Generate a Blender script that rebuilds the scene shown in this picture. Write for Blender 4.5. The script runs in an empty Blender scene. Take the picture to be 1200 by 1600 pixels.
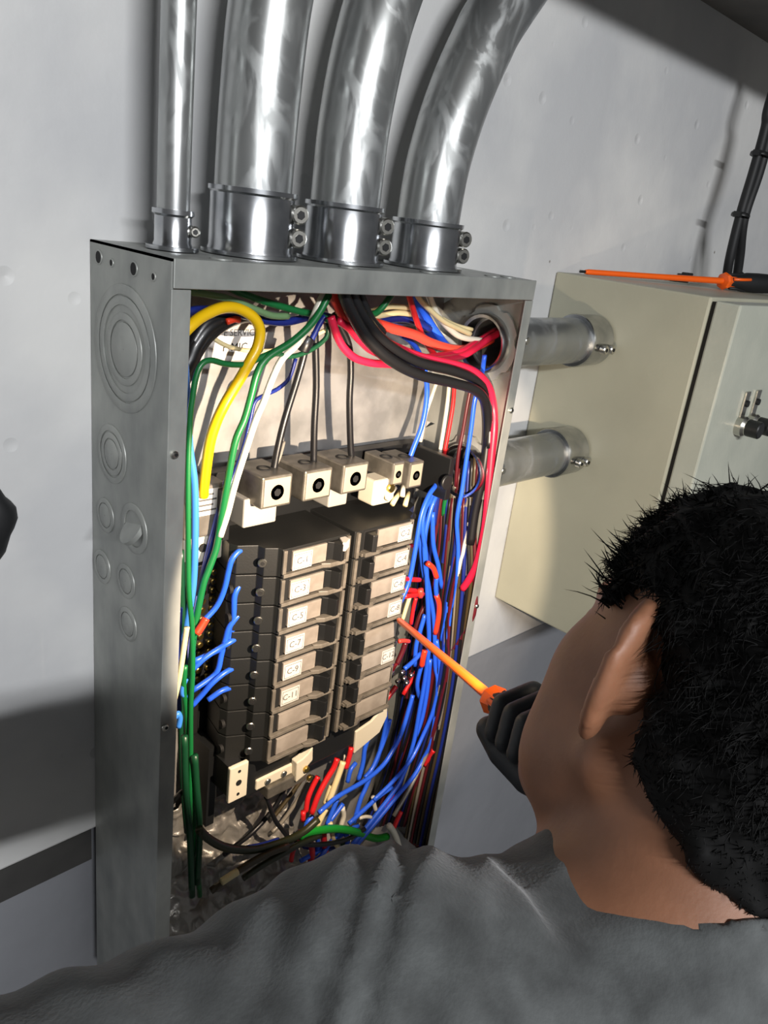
import bpy, bmesh, math, random
import numpy as np
from mathutils import Vector, Matrix, noise as mnoise
random.seed(4); rng = np.random.default_rng(4)
sc = bpy.context.scene
COL = sc.collection
# ------------------------------------------------------------------ camera
F_PX = 1233.0                                   # focal length in pixels of the 1200x1600 frame
vx = np.array([1287., -297., F_PX]); vx /= np.linalg.norm(vx)
vz = -np.array([-424., 3280., F_PX]); vz -= vx * vx.dot(vz); vz /= np.linalg.norm(vz)
vy = np.cross(vz, vx)
RC = np.stack([vx, vy, vz], 0)                  # world <- camera (x right, y down, z forward)
CAM = np.array([-0.34680582, -0.5964814, 0.05308903])
cam_d = bpy.data.cameras.new('camera'); cam = bpy.data.objects.new('camera', cam_d); COL.objects.link(cam)
cam_d.sensor_fit = 'VERTICAL'; cam_d.sensor_height = 24; cam_d.lens = 24 * F_PX / 1600
cam_d.clip_start = 0.01; cam_d.clip_end = 50
m = Matrix(((RC[0, 0], -RC[0, 1], -RC[0, 2], CAM[0]), (RC[1, 0], -RC[1, 1], -RC[1, 2], CAM[1]),
            (RC[2, 0], -RC[2, 1], -RC[2, 2], CAM[2]), (0, 0, 0, 1)))
cam.matrix_world = m
sc.camera = cam
# ------------------------------------------------------------------ exposure, world
sc.view_settings.view_transform = 'Standard'; sc.view_settings.look = 'None'
sc.view_settings.gamma = 1.0; sc.view_settings.use_curve_mapping = False
sc.view_settings.exposure = 0.0
w = bpy.data.worlds.new('world'); sc.world = w; w.use_nodes = True
w.node_tree.nodes['Background'].inputs[0].default_value = (0.97, 0.98, 1.0, 1)
w.node_tree.nodes['Background'].inputs[1].default_value = 0.14
# ------------------------------------------------------------------ lights
def look(o, p, t):
    o.location = p; o.rotation_euler = (Vector(t) - Vector(p)).to_track_quat('-Z', 'Y').to_euler()
def area(name, p, t, sx, sy, power, col):
    d = bpy.data.lights.new(name, 'AREA'); d.shape = 'RECTANGLE'; d.size = sx; d.size_y = sy
    d.energy = power; d.color = col; o = bpy.data.objects.new(name, d); COL.objects.link(o); look(o, p, t); return o
area('tube_light', (-0.55, -2.55, 0.70), (0.3, 0, -0.2), 1.1, 0.05, 74, (0.97, 0.98, 1.0))
d = bpy.data.lights.new('head_torch', 'SPOT'); d.energy = 30; d.color = (1.0, 0.80, 0.60)
d.spot_size = math.radians(77); d.spot_blend = 0.15; d.shadow_soft_size = 0.004
TORCH = bpy.data.objects.new('head_torch', d); COL.objects.link(TORCH)
look(TORCH, (0.125, -0.325, -0.195), (0.262, 0.05, -0.335))

d = bpy.data.lights.new('cabinet_warm_fill', 'SPOT'); d.energy = 5; d.color = (1.0, 0.82, 0.62)  # extra spot added to warm the cabinet side, in place of torch spill
d.spot_size = math.radians(100); d.spot_blend = 0.8; d.shadow_soft_size = 0.01
o = bpy.data.objects.new('cabinet_warm_fill', d); COL.objects.link(o); look(o, (0.125, -0.325, -0.195), (0.80, 0.02, -0.42))
# ------------------------------------------------------------------ picture -> place helpers
def ray(px, py): return RC @ np.array([px - 600., py - 800., F_PX])
def PY(px, py, y):
    r = ray(px, py); return CAM + r * (y - CAM[1]) / r[1]
def PD(px, py, dist):
    r = ray(px, py); return CAM + r / np.linalg.norm(r) * dist
# ------------------------------------------------------------------ materials
def lin(c):
    return tuple(((v / 255) / 12.92 if v / 255 <= 0.04045 else ((v / 255 + 0.055) / 1.055) ** 2.4) for v in c)
def mat(name, col, rough=0.5, metal=0.0, col2=None, scale=20, bump=0.0, bscale=60, detail=4, spec=0.5, sheen=0, stretch=(1, 1, 1), lo=.38, hi=.62, sss=0, coat=0):
    m = bpy.data.materials.new(name); m.use_nodes = True; nt = m.node_tree; b = nt.nodes['Principled BSDF']
    c = lin(col) + (1,)
    b.inputs['Base Color'].default_value = c; b.inputs['Roughness'].default_value = rough
    b.inputs['Metallic'].default_value = metal; b.inputs['Specular IOR Level'].default_value = spec
    if sheen: b.inputs['Sheen Weight'].default_value = sheen
    if coat: b.inputs['Coat Weight'].default_value = coat
    if sss:
        b.inputs['Subsurface Weight'].default_value = sss; b.inputs['Subsurface Radius'].default_value = (.012, .005, .003)
        b.inputs['Subsurface Scale'].default_value = 1
    tc = nt.nodes.new('ShaderNodeTexCoord'); mp = nt.nodes.new('ShaderNodeMapping'); mp.inputs['Scale'].default_value = stretch
    nt.links.new(tc.outputs['Object'], mp.inputs[0])
    if col2:
        n = nt.nodes.new('ShaderNodeTexNoise'); n.inputs['Scale'].default_value = scale; n.inputs['Detail'].default_value = detail
        r = nt.nodes.new('ShaderNodeValToRGB'); r.color_ramp.elements[0].position = lo; r.color_ramp.elements[1].position = hi
        r.color_ramp.elements[0].color = c; r.color_ramp.elements[1].color = lin(col2) + (1,)
        nt.links.new(mp.outputs[0], n.inputs['Vector']); nt.links.new(n.outputs[0], r.inputs[0]); nt.links.new(r.outputs[0], b.inputs['Base Color'])
    if bump:
        n = nt.nodes.new('ShaderNodeTexNoise'); n.inputs['Scale'].default_value = bscale; n.inputs['Detail'].default_value = 6
        bp = nt.nodes.new('ShaderNodeBump'); bp.inputs['Strength'].default_value = bump; bp.inputs['Distance'].default_value = 0.01
        nt.links.new(mp.outputs[0], n.inputs['Vector']); nt.links.new(n.outputs[0], bp.inputs['Height']); nt.links.new(bp.outputs[0], b.inputs['Normal'])
    return m
def wall_mat():
    m = mat('white_painted_plaster', (206, 206, 204), 0.55, 0, (186, 187, 188), 4.5, 0, 30)
    nt = m.node_tree; b = nt.nodes['Principled BSDF']; L = nt.links
    tc = [n for n in nt.nodes if n.type == 'TEX_COORD'][0]
    n1 = nt.nodes.new('ShaderNodeTexNoise'); n1.inputs['Scale'].default_value = 9; n1.inputs['Detail'].default_value = 8
    v = nt.nodes.new('ShaderNodeTexVoronoi'); v.inputs['Scale'].default_value = 14; v.feature = 'F1'
    mr = nt.nodes.new('ShaderNodeMapRange'); mr.inputs[1].default_value = 0.0; mr.inputs[2].default_value = 0.12; mr.inputs[3].default_value = -0.8; mr.inputs[4].default_value = 0
    ad = nt.nodes.new('ShaderNodeMath'); ad.operation = 'ADD'
    bp = nt.nodes.new('ShaderNodeBump'); bp.inputs['Strength'].default_value = 0.35; bp.inputs['Distance'].default_value = 0.01
    L.new(tc.outputs['Object'], n1.inputs['Vector']); L.new(tc.outputs['Object'], v.inputs['Vector'])
    L.new(v.outputs['Distance'], mr.inputs[0]); L.new(n1.outputs[0], ad.inputs[0]); L.new(mr.outputs[0], ad.inputs[1])
    L.new(ad.outputs[0], bp.inputs['Height']); L.new(bp.outputs[0], b.inputs['Normal'])
    # scattered specks of dirt and chips in the paint
    v2 = nt.nodes.new('ShaderNodeTexVoronoi'); v2.inputs['Scale'].default_value = 11
    n2 = nt.nodes.new('ShaderNodeTexNoise'); n2.inputs['Scale'].default_value = 40
    sub = nt.nodes.new('ShaderNodeMath'); sub.operation = 'MULTIPLY_ADD'; sub.inputs[1].default_value = 0.09
    L.new(tc.outputs['Object'], v2.inputs['Vector']); L.new(tc.outputs['Object'], n2.inputs['Vector'])
    L.new(n2.outputs[0], sub.inputs[0]); L.new(v2.outputs['Distance'], sub.inputs[2])
    r = nt.nodes.new('ShaderNodeValToRGB'); r.color_ramp.elements[0].position = 0.066; r.color_ramp.elements[1].position = 0.078
    L.new(sub.outputs[0], r.inputs[0])
    mix = nt.nodes.new('ShaderNodeMix'); mix.data_type = 'RGBA'
    src = b.inputs['Base Color'].links[0].from_socket
    L.new(r.outputs[0], mix.inputs[0]); mix.inputs[6].default_value = lin((120, 116, 110)) + (1,); L.new(src, mix.inputs[7]); L.new(mix.outputs[2], b.inputs['Base Color'])
    return m
M = {}
M['wall'] = wall_mat()
M['dado'] = mat('grey_painted_plaster', (134, 136, 141), 0.5, 0, (126, 128, 133), 4, .15, 25)
M['concrete'] = mat('grey_concrete', (112, 110, 106), 0.8, 0, (98, 96, 94), 7, .3, 30)
M['galv'] = mat('galvanised_steel', (168, 170, 165), 0.45, 0.4, (138, 141, 138), 26, .06, 40, stretch=(1, 1, .6), lo=.3, hi=.7)
M['galv_in'] = mat('galvanised_steel_inner', (160, 158, 155), 0.5, 0.3, (132, 131, 129), 22, .10, 18)
M['pipe'] = mat('zinc_conduit', (186, 188, 186), 0.36, 0.85, (158, 161, 162), 9, .05, 14, stretch=(1, 1, .35))
_m = M['pipe']; _nt = _m.node_tree; _b = _nt.nodes['Principled BSDF']        # pale scuffs and dull patches on the zinc
_tc = [n for n in _nt.nodes if n.type == 'TEX_COORD'][0]; _n = _nt.nodes.new('ShaderNodeTexNoise'); _n.inputs['Scale'].default_value = 16; _n.inputs['Detail'].default_value = 7; _n.inputs['Distortion'].default_value = 2.2
_mp = _nt.nodes.new('ShaderNodeMapping'); _mp.inputs['Scale'].default_value = (1.3, 1.3, .7); _nt.links.new(_tc.outputs['Object'], _mp.inputs[0]); _nt.links.new(_mp.outputs[0], _n.inputs[0])
_r = _nt.nodes.new('ShaderNodeMapRange'); _r.inputs[1].default_value = .46; _r.inputs[2].default_value = .66; _r.inputs[3].default_value = .30; _r.inputs[4].default_value = .62
_nt.links.new(_n.outputs[0], _r.inputs[0]); _nt.links.new(_r.outputs[0], _b.inputs['Roughness'])
M['fitting'] = mat('cast_zinc', (196, 198, 200), 0.22, 1.0, (165, 168, 172), 30)
M['steel'] = mat('bright_steel', (200, 198, 190), 0.28, 1.0)
M['cab'] = mat('beige_powder_coat', (176, 174, 154), 0.42, 0, (168, 166, 147), 6, .04, 200)
M['cabdoor'] = mat('pale_green_grey_powder_coat', (182, 184, 170), 0.32, 0, (172, 175, 162), 12, .05, 160)
M['black'] = mat('black_plastic', (22, 23, 24), 0.42)
M['blackm'] = mat('black_moulded_plastic', (24, 25, 25), 0.5, bump=.03, bscale=400)
M['rubber'] = mat('black_rubber', (20, 21, 23), 0.6)
M['frame'] = mat('grey_breaker_face', (112, 106, 98), 0.42, 0, (92, 87, 80), 60)
M['plate'] = mat('grey_brown_plate', (146, 138, 130), 0.5, 0, (128, 120, 112), 40)
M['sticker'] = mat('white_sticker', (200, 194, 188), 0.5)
M['ink'] = mat('faded_grey_ink', (84, 82, 80), 0.6)
M['alu'] = mat('aluminium_lug', (126, 121, 112), 0.4, 0.6, (100, 96, 88), 50)
M['lug_lit_face'] = mat('torchlit_lug_face', (176, 165, 146), .4, .3)
M['ivory'] = mat('ivory_plastic', (208, 200, 180), 0.5)
M['whitep'] = mat('white_plastic', (160, 156, 148), 0.5)
M['brass'] = mat('brass', (200, 170, 96), 0.3, 1.0)
M['dark'] = mat('dark_hole', (10, 10, 11), 0.8)
M['orange'] = mat('orange_insulation', (242, 96, 12), 0.42, coat=.2)
M['skin'] = mat('skin', (142, 97, 71), 0.55, 0, (130, 88, 64), 30, .04, 300, sss=.15)
M['hair'] = mat('black_hair', (9, 9, 9), 0.7, spec=.2)
M['shirt'] = mat('charcoal_jersey', (62, 64, 64), 0.9, 0, (92, 95, 95), 42, .12, 500, detail=9, sheen=.25, spec=.2, lo=.3, hi=.72)
M['denim'] = mat('dark_trousers', (34, 36, 44), 0.9)
M['glove'] = mat('black_glove_rubber', (22, 26, 32), 0.5)
WC = dict(blue=(38, 92, 222), navy=(24, 40, 120), red=(206, 32, 36), crimson=(200, 30, 62), coral=(226, 66, 52), black=(20, 20, 22),
          green=(18, 104, 52), dkgreen=(16, 66, 40), sage=(112, 146, 102), yellow=(236, 190, 12), white=(214, 208, 192), cream=(226, 208, 158),
          grey=(128, 122, 112), maroon=(84, 20, 28), lav=(118, 124, 196), brown=(66, 56, 36), ltblue=(60, 128, 220), olive=(44, 48, 26), brightgreen=(20, 150, 40), tape=(224, 60, 30))
for k, c in WC.items(): M['w_' + k] = mat('insulation_' + k, c, 0.38, coat=.15)
# ------------------------------------------------------------------ object helpers
def tag(o, label=None, cat=None, group=None, kind=None):
    if label: o['label'] = label
    if cat: o['category'] = cat
    if group: o['group'] = group
    if kind: o['kind'] = kind
    return o
def thing(name, label, cat, loc=(0, 0, 0), rot=(0, 0, 0), group=None):
    o = bpy.data.objects.new(name, None); o.empty_display_size = .02; COL.objects.link(o); o.location = loc; o.rotation_euler = rot
    return tag(o, label, cat, group)
def link(name, me, mt, parent=None, smooth=False, label=None):
    if mt and not me.materials: me.materials.append(mt)
    if smooth: me.polygons.foreach_set('use_smooth', [True] * len(me.polygons))
    o = bpy.data.objects.new(name, me); COL.objects.link(o)
    if parent: o.parent = parent
    if label: o['label'] = label
    return o
def bm_obj(name, bm, mt, parent=None, smooth=False, label=None, bevel=0):
    bmesh.ops.recalc_face_normals(bm, faces=bm.faces[:])
    me = bpy.data.meshes.new(name); bm.to_mesh(me); bm.free()
    o = link(name, me, mt, parent, smooth, label)
    if bevel:
        b = o.modifiers.new('bevel', 'BEVEL'); b.width = bevel; b.segments = 2; b.limit_method = 'ANGLE'; b.angle_limit = math.radians(40)
        if not smooth: me.polygons.foreach_set('use_smooth', [False] * len(me.polygons))
    return o
def box(bm, x0, x1, y0, y1, z0, z1):
    v = [bm.verts.new(p) for p in ((x0, y0, z0), (x1, y0, z0), (x1, y1, z0), (x0, y1, z0), (x0, y0, z1), (x1, y0, z1), (x1, y1, z1), (x0, y1, z1))]
    for f in ((0, 1, 2, 3), (4, 5, 6, 7), (0, 1, 5, 4), (1, 2, 6, 5), (2, 3, 7, 6), (3, 0, 4, 7)): bm.faces.new([v[i] for i in f])
    return bm
def boxo(name, a, b, mt, parent=None, bevel=0, label=None):
    bm = bmesh.new(); box(bm, min(a[0], b[0]), max(a[0], b[0]), min(a[1], b[1]), max(a[1], b[1]), min(a[2], b[2]), max(a[2], b[2]))
    return bm_obj(name, bm, mt, parent, bevel=bevel, label=label)
def prism(bm, pts, z0, z1):                     # polygon in x-y, extruded in z
    a = [bm.verts.new((x, y, z0)) for x, y in pts]; b = [bm.verts.new((x, y, z1)) for x, y in pts]; n = len(pts)
    bm.faces.new(a); bm.faces.new(b)
    for i in range(n): bm.faces.new((a[i], a[(i + 1) % n], b[(i + 1) % n], b[i]))
def lathe(bm, prof, c, axis, seg=28, closed=False):      # prof: (radius, height along axis)
    ax = Vector(axis).normalized(); u = ax.orthogonal().normalized(); v = ax.cross(u); c = Vector(c); rings = []
    for r, h in prof:
        rings.append([bm.verts.new(c + ax * h + (u * math.cos(2 * math.pi * i / seg) + v * math.sin(2 * math.pi * i / seg)) * r) for i in range(seg)])
    for k in range(len(rings) - (0 if closed else 1)):
        A, B = rings[k], rings[(k + 1) % len(rings)]
        for i in range(seg): bm.faces.new((A[i], A[(i + 1) % seg], B[(i + 1) % seg], B[i]))
    if not closed: bm.faces.new(rings[0]); bm.faces.new(rings[-1])
    return bm
def cyl(name, p, q, r, mt, parent=None, seg=20, label=None, bev=0.0):
    p = Vector(p); q = Vector(q); h = (q - p).length; bm = bmesh.new()
    prof = [(r, 0), (r, h)] if not bev else [(r - bev, 0), (r, bev), (r, h - bev), (r - bev, h)]
    lathe(bm, prof, p, q - p, seg); o = bm_obj(name, bm, mt, parent, label=label)
    smooth_angle(o); return o
def smooth_angle(o, ang=35):
    me = o.data; me.polygons.foreach_set('use_smooth', [True] * len(me.polygons))
    bm = bmesh.new(); bm.from_mesh(me)
    for e in bm.edges:
        if len(e.link_faces) == 2 and e.calc_face_angle(0) > math.radians(ang): e.smooth = False
    bm.to_mesh(me); bm.free()
def ringo(name, c, axis, ri, ro, h, mt, parent=None, seg=36, label=None):
    bm = bmesh.new(); b = min(h, ro - ri) * .3
    lathe(bm, [(ri, 0), (ri, h), (ro - b, h), (ro, h - b), (ro, 0)], c, axis, seg, closed=True)
    o = bm_obj(name, bm, mt, parent, label=label); smooth_angle(o, 50); return o
def spline(pts, n=6):
    P = [np.array(p, float) for p in pts]
    if len(P) == 2: return [P[0] + (P[1] - P[0]) * t for t in np.linspace(0, 1, 4)]
    Q = [2 * P[0] - P[1]] + P + [2 * P[-1] - P[-2]]; out = []
    for i in range(1, len(Q) - 2):
        a, b, c, d = Q[i - 1:i + 3]
        for k in range(n):
            t = k / n
            out.append(.5 * ((2 * b) + (c - a) * t + (2 * a - 5 * b + 4 * c - d) * t * t + (3 * b - a - 3 * c + d) * t ** 3))
    out.append(P[-1]); return out
def tube_mesh(name, path, r, seg=8, radii=None):
    path = [np.array(p, float) for p in path]; n = len(path); V = []; Fc = []
    T = [path[min(i + 1, n - 1)] - path[max(i - 1, 0)] for i in range(n)]; T = [t / (np.linalg.norm(t) + 1e-12) for t in T]
    u = np.cross(T[0], [0.3, 0.9, 0.2]); u /= np.linalg.norm(u)
    for i in range(n):
        u = u - T[i] * u.dot(T[i]); u /= (np.linalg.norm(u) + 1e-12); v = np.cross(T[i], u); rr = radii[i] if radii is not None else r
        for k in range(seg):
            a = 2 * math.pi * k / seg; V.append(tuple(path[i] + rr * (math.cos(a) * u + math.sin(a) * v)))
    for i in range(n - 1):
        for k in range(seg): Fc.append((i * seg + k, i * seg + (k + 1) % seg, (i + 1) * seg + (k + 1) % seg, (i + 1) * seg + k))
    Fc.append(tuple(range(seg))[::-1]); Fc.append(tuple((n - 1) * seg + k for k in range(seg)))
    me = bpy.data.meshes.new(name); me.from_pydata(V, [], Fc); me.polygons.foreach_set('use_smooth', [True] * len(me.polygons)); return me
def text_part(txt, size, mt, parent, loc, rot, name='lettering', depth=0.0002):
    c = bpy.data.curves.new(name, 'FONT'); c.body = txt; c.size = size; c.extrude = depth; c.align_x = 'CENTER'; c.align_y = 'CENTER'; c.resolution_u = 2
    o = bpy.data.objects.new(name, c); COL.objects.link(o); bpy.context.view_layer.update()
    me = bpy.data.meshes.new_from_object(o.evaluated_get(bpy.context.evaluated_depsgraph_get())); bpy.data.objects.remove(o); me.materials.clear()
    o = link(name, me, mt, parent); o.location = loc; o.rotation_euler = rot; return o
# ------------------------------------------------------------------ THE SETTING
WY = 0.1466                                      # face of the wall behind the boxes
LZ = -0.693                                      # ledge where the white upper wall stops
def struct(name, a, b, mt, bevel=0):
    o = boxo(name, a, b, mt, bevel=bevel); o['kind'] = 'structure'; return o
struct('wall_back', (-2.2, WY, LZ), (2.6, WY + .25, 1.6), M['wall'], bevel=.004)
struct('wall_back_lower', (-2.2, WY + .028, -1.75), (2.6, WY + .25, LZ), M['dado'])
M['trimdark'] = mat('dark_grey_trim', (62, 61, 59), .7, 0, (50, 49, 48), 12)
struct('trim_1', (-2.2, WY + .002, LZ - .048), (-.004, WY + .03, LZ - .0005), M['trimdark'])
struct('floor', (-2.2, -3.2, -1.80), (2.6, WY + .25, -1.75), M['concrete'])
struct('ceiling', (-2.2, -.55, .44), (2.6, WY, .60), M['concrete'])

# ------------------------------------------------------------------ conduits above the box
def conduit(path, r, label, cy, collar_r, collar_h, two=True):
    base = path[0]; t = thing('conduit', label, 'conduit', base, group='metal conduits rising from the box')
    sp = spline(path, 10); sp = [p - np.array(base) for p in sp]
    me = tube_mesh('tube', sp, r, 40); link('tube', me, M['pipe'], t)
    # compression collar with clamping ears
    bm = bmesh.new(); lathe(bm, [(r * .96, 0), (collar_r, 0), (collar_r, .004), (collar_r - .001, .006), (collar_r - .001, collar_h - .006), (collar_r + .0012, collar_h - .004), (collar_r + .0012, collar_h), (r * .96, collar_h)], (0, 0, 0), (0, 0, 1), 40, closed=True)
    co = bm_obj('coupling', bm, M['fitting'], t); smooth_angle(co, 40)
    for k in range(2 if two else 1):
        z = collar_h * (.34 + .36 * k) if two else collar_h * .5
        a = math.radians(-33); dx, dy = math.cos(a), math.sin(a)
        c = Vector((dx * collar_r, dy * collar_r, z)); ax = Vector((-.25, -1, 0)).normalized(); s = (.0105 if two else .006)
        o = cyl('clamp_screw', c - ax * s * .8, c + ax * s * 1.3, s * .85, M['steel'], t, 16, bev=.0015)
        cyl('screw_slot', c + ax * s * 1.25, c + ax * s * 1.36, s * .42, M['black'], o, 6)
        boxo('clamp_ear', (c.x - s * 1.5, c.y - s * .1, c.z - s * 1.0), (c.x - s * .1, c.y + s * 1.6, c.z + s * 1.0), M['fitting'], t, bevel=.001)
    bm = bmesh.new(); lathe(bm, [(r * .9, -.0005), (collar_r + .006, -.0005), (collar_r + .006, .003), (r * .9, .003)], (0, 0, 0), (0, 0, 1), 40, closed=True)
    smooth_angle(bm_obj('flange_ring', bm, M['fitting'], t), 40)
    return t
Y0 = .078
conduit([(.046, Y0, .0015), (.046, Y0, .12), (.047, Y0, .26), (.05, Y0, .46)], .0145, 'thin straight zinc conduit at the left end of the box top', 0, .0175, .034, False)
conduit([(.131, Y0, .0015), (.131, Y0, .08), (.133, Y0, .15), (.138, Y0, .22), (.152, Y0, .30), (.180, Y0 - .012, .46)], .037, 'thick zinc conduit with twin screw coupling, next to the thin one', 0, .0415, .060)
conduit([(.2495, Y0, .0015), (.2495, Y0, .08), (.2515, Y0, .14), (.262, Y0, .21), (.283, Y0, .28), (.345, Y0 - .006, .46)], .037, 'middle of the three thick zinc conduits, bending right', 0, .0415, .058)
conduit([(.3815, Y0, .0015), (.3815, Y0, .07), (.386, Y0, .12), (.402, Y0, .18), (.428, Y0, .24), (.462, Y0, .295), (.59, Y0 - .006, .46)], .037, 'rightmost thick zinc conduit with scuffs, bending furthest right', 0, .0415, .052)

# ------------------------------------------------------------------ the open electrical box
BW, BD, BH, T = .508, .1455, .925, .0022
bx = thing('electrical_panel_box', 'tall open galvanised steel electrical box mounted on the white wall', 'electrical box', (0, 0, 0))
boxo('back_panel', (T, BD - .0015, -BH + T), (BW - T, BD, -T), M['galv_in'], bx)
side = boxo('side_panel', (0, 0, -BH), (T, BD, 0), M['galv'], bx)
def plate_with_hole(name, x0, x1, holes, mt):
    # right side panel: a sheet in y-z, holes cut as circles
    bm = bmesh.new()
    ys = (0, BD); seg = 32; zc = sorted(holes, key=lambda h: -h[1]); ztop = 0.0
    cuts = []
    for (hy, hz, hr) in zc: cuts.append((ztop, hz + hr + .012, None)); cuts.append((hz + hr + .012, hz - hr - .012, (hy, hz, hr))); ztop = hz - hr - .012
    cuts.append((ztop, -BH, None))
    for a, b, h in cuts:
        if h is None: box(bm, x0, x1, 0, BD, b, a); continue
        hy, hz, hr = h
        for x in (x0, x1):
            ring = []; outer = []
            for i in range(seg):
                t = 2 * math.pi * i / seg; cy, sy = math.cos(t), math.sin(t)
                ring.append((x, hy + hr * cy, hz + hr * sy))
                k = 1e9
                if cy > 1e-6: k = min(k, (BD - hy) / cy)
                if cy < -1e-6: k = min(k, (0 - hy) / cy)
                if sy > 1e-6: k = min(k, (a - hz) / sy)
                if sy < -1e-6: k = min(k, (b - hz) / sy)
                outer.append((x, hy + k * cy, hz + k * sy))
            R_ = [bm.verts.new(p) for p in ring]; O_ = [bm.verts.new(p) for p in outer]
            for i in range(seg): bm.faces.new((R_[i], R_[(i + 1) % seg], O_[(i + 1) % seg], O_[i]))
    return bm_obj(name, bm, mt, bx)
plate_with_hole('side_panel', BW - T, BW, [(.056, -.088, .036), (.056, -.266, .036)], M['galv'])
boxo('top_panel', (0, 0, -T), (BW, BD, 0), M['galv'], bx)
boxo('bottom_panel', (0, 0, -BH), (BW, BD, -BH + T), M['galv_in'], bx)
fl = boxo('top_flange', (.0015, -.0018, -.0235), (BW - .001, 0, .0005), M['galv'], bx, bevel=.0008)
boxo('side_flange', (0, -.0012, -BH), (.0185, .0005, -.0242), M['galv'], bx, bevel=.0006)
boxo('side_flange', (BW - .0165, -.0012, -BH), (BW, .0005, -.0242), M['galv'], bx, bevel=.0006)
boxo('bottom_flange', (.0015, -.0018, -BH), (BW - .001, 0, -BH + .02), M['galv'], bx, bevel=.0008)
for x, z in ((.0065, -.1665), (.0045, -.4555), (.5015, -.165), (.5035, -.455)):
    s = cyl('flange_screw', (x, -.0045, z), (x, .0, z), .0038, M['steel'], bx, 14, bev=.001)
    cyl('screw_recess', (x + .0006, -.0047, z + .0005), (x + .0006, -.0044, z + .0005), .0018, M['dark'], s, 8)
def knock(y, z, radii, dent=0):
    o = None; h = .0011
    for i, (ri, ro) in enumerate(radii):
        if o is None: o = ringo('knockout', (0, y, z), (-1, 0, 0), ri, ro, h, M['galv'], bx)
        else: ringo('knockout_ring', (0, y, z), (-1, 0, 0), ri, ro, h, M['galv'], o)
    return o
knock(.078, -.089, [(.049, .058), (.040, .0475), (.0265, .033), (.0005, .0245)])
knock(.1025, -.196, [(.0235, .0295), (.016, .0215), (.0005, .0145)])
k4 = knock(.0564, -.258, [(.0185, .0255)]); cyl('bent_slug', (.001, .0564, -.260), (-.0030, .0572, -.257), .0165, M['galv'], k4, 22)
for y, z in ((.1164, -.2655), (.1241, -.3265), (.0723, -.3214), (.0676, -.3684)): knock(y, z, [(.0135, .0185), (.0005, .0125)])
for y, z, r in ((.128, -.014, .0055), (.103, -.016, .0028), (.062, -.016, .0055), (.028, -.018, .0028)):
    h = cyl('mounting_hole', (-.0006, y, z), (.001, y, z), r, M['dark'], bx, 12); ringo('hole_rim', (0, y, z), (-1, 0, 0), r, r + .0012, .0008, M['galv'], h, 16)
for x in (.06, .21, .33, .445, .475):
    lathe_bm = bmesh.new(); lathe(lathe_bm, [(.010, 0), (.010, .0012), (.008, .0018)], (x, .02, 0), (0, 0, 1), 20); smooth_angle(bm_obj('knockout', lathe_bm, M['galv'], bx))
# label inside on the back panel
lb = boxo('printed_label', (.130, BD - .0022, -.118), (.196, BD - .0015, -.072), M['sticker'], bx, label='small white printed label on the back panel')
text_part('E SERVICE', .0105, M['ink'], lb, (.172, BD - .0024, -.0875), (math.pi / 2, 0, 0)); text_part('P-MIC', .013, M['black'], lb, (.165, BD - .0024, -.1035), (math.pi / 2, 0, 0))

# ------------------------------------------------------------------ side conduits between the box and the cabinet
def side_pipe(z, label):
    t = thing('side_conduit', label, 'conduit', (BW, .056, z), group='short conduits between the two boxes')
    bm = bmesh.new(); lathe(bm, [(.0335, .004), (.0335, .252), (.0310, .252), (.0310, .004)], (0, 0, 0), (1, 0, 0), 36, closed=True); smooth_angle(bm_obj('tube', bm, M['pipe'], t), 40)
    bm = bmesh.new(); lathe(bm, [(.0335, .200), (.0385, .200), (.0395, .203), (.0385, .207), (.0385, .255), (.0335, .255)], (0, 0, 0), (1, 0, 0), 36, closed=True); smooth_angle(bm_obj('coupling', bm, M['fitting'], t), 40)
    for k in (0, 1):
        c = Vector((.222 + .02 * k, -.0385, -.006)); o = cyl('clamp_screw', c, c + Vector((0, -.010, 0)), .007, M['steel'], t, 14, bev=.0012); cyl('screw_slot', c + Vector((0, -.0098, 0)), c + Vector((0, -.0105, 0)), .003, M['dark'], o, 6)
    # inside the box: bushing and notched locknut
    bm = bmesh.new(); lathe(bm, [(.033, .004), (.033, -.018), (.037, -.020), (.039, -.016), (.039, .004)], (0, 0, 0), (1, 0, 0), 36, closed=True); smooth_angle(bm_obj('bushing', bm, M['fitting'], t), 40)
    bm = bmesh.new()
    for i in range(48):
        pass
    seg = 48; prof = lambda i: .050 if (i % 8) < 6 else .046
    rings = []
    for x, inner in ((-.0025, True), (-.0025, False), (-.0075, False), (-.0075, True)):
        rings.append([bm.verts.new((x, (.039 if inner else prof(i)) * math.cos(2 * math.pi * i / seg), (.039 if inner else prof(i)) * math.sin(2 * math.pi * i / seg))) for i in range(seg)])
    for k in range(4):
        for i in range(seg): bm.faces.new((rings[k][i], rings[k][(i + 1) % seg], rings[(k + 1) % 4][(i + 1) % seg], rings[(k + 1) % 4][i]))
    bm_obj('locknut', bm, M['galv'], t)
    bm = bmesh.new(); lathe(bm, [(.0335, .0), (.046, .0), (.046, .010), (.043, .013), (.043, .022), (.0335, .022)], (0, 0, 0), (1, 0, 0), 36, closed=True); smooth_angle(bm_obj('connector', bm, M['fitting'], t), 40)
    cyl('flange_screw', (.012, -.045, .012), (.012, -.052, .012), .005, M['steel'], t, 12, bev=.001)
side_pipe(-.088, 'upper short conduit running sideways from the box to the beige cabinet')
side_pipe(-.266, 'lower short conduit running sideways from the box to the beige cabinet')

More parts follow.
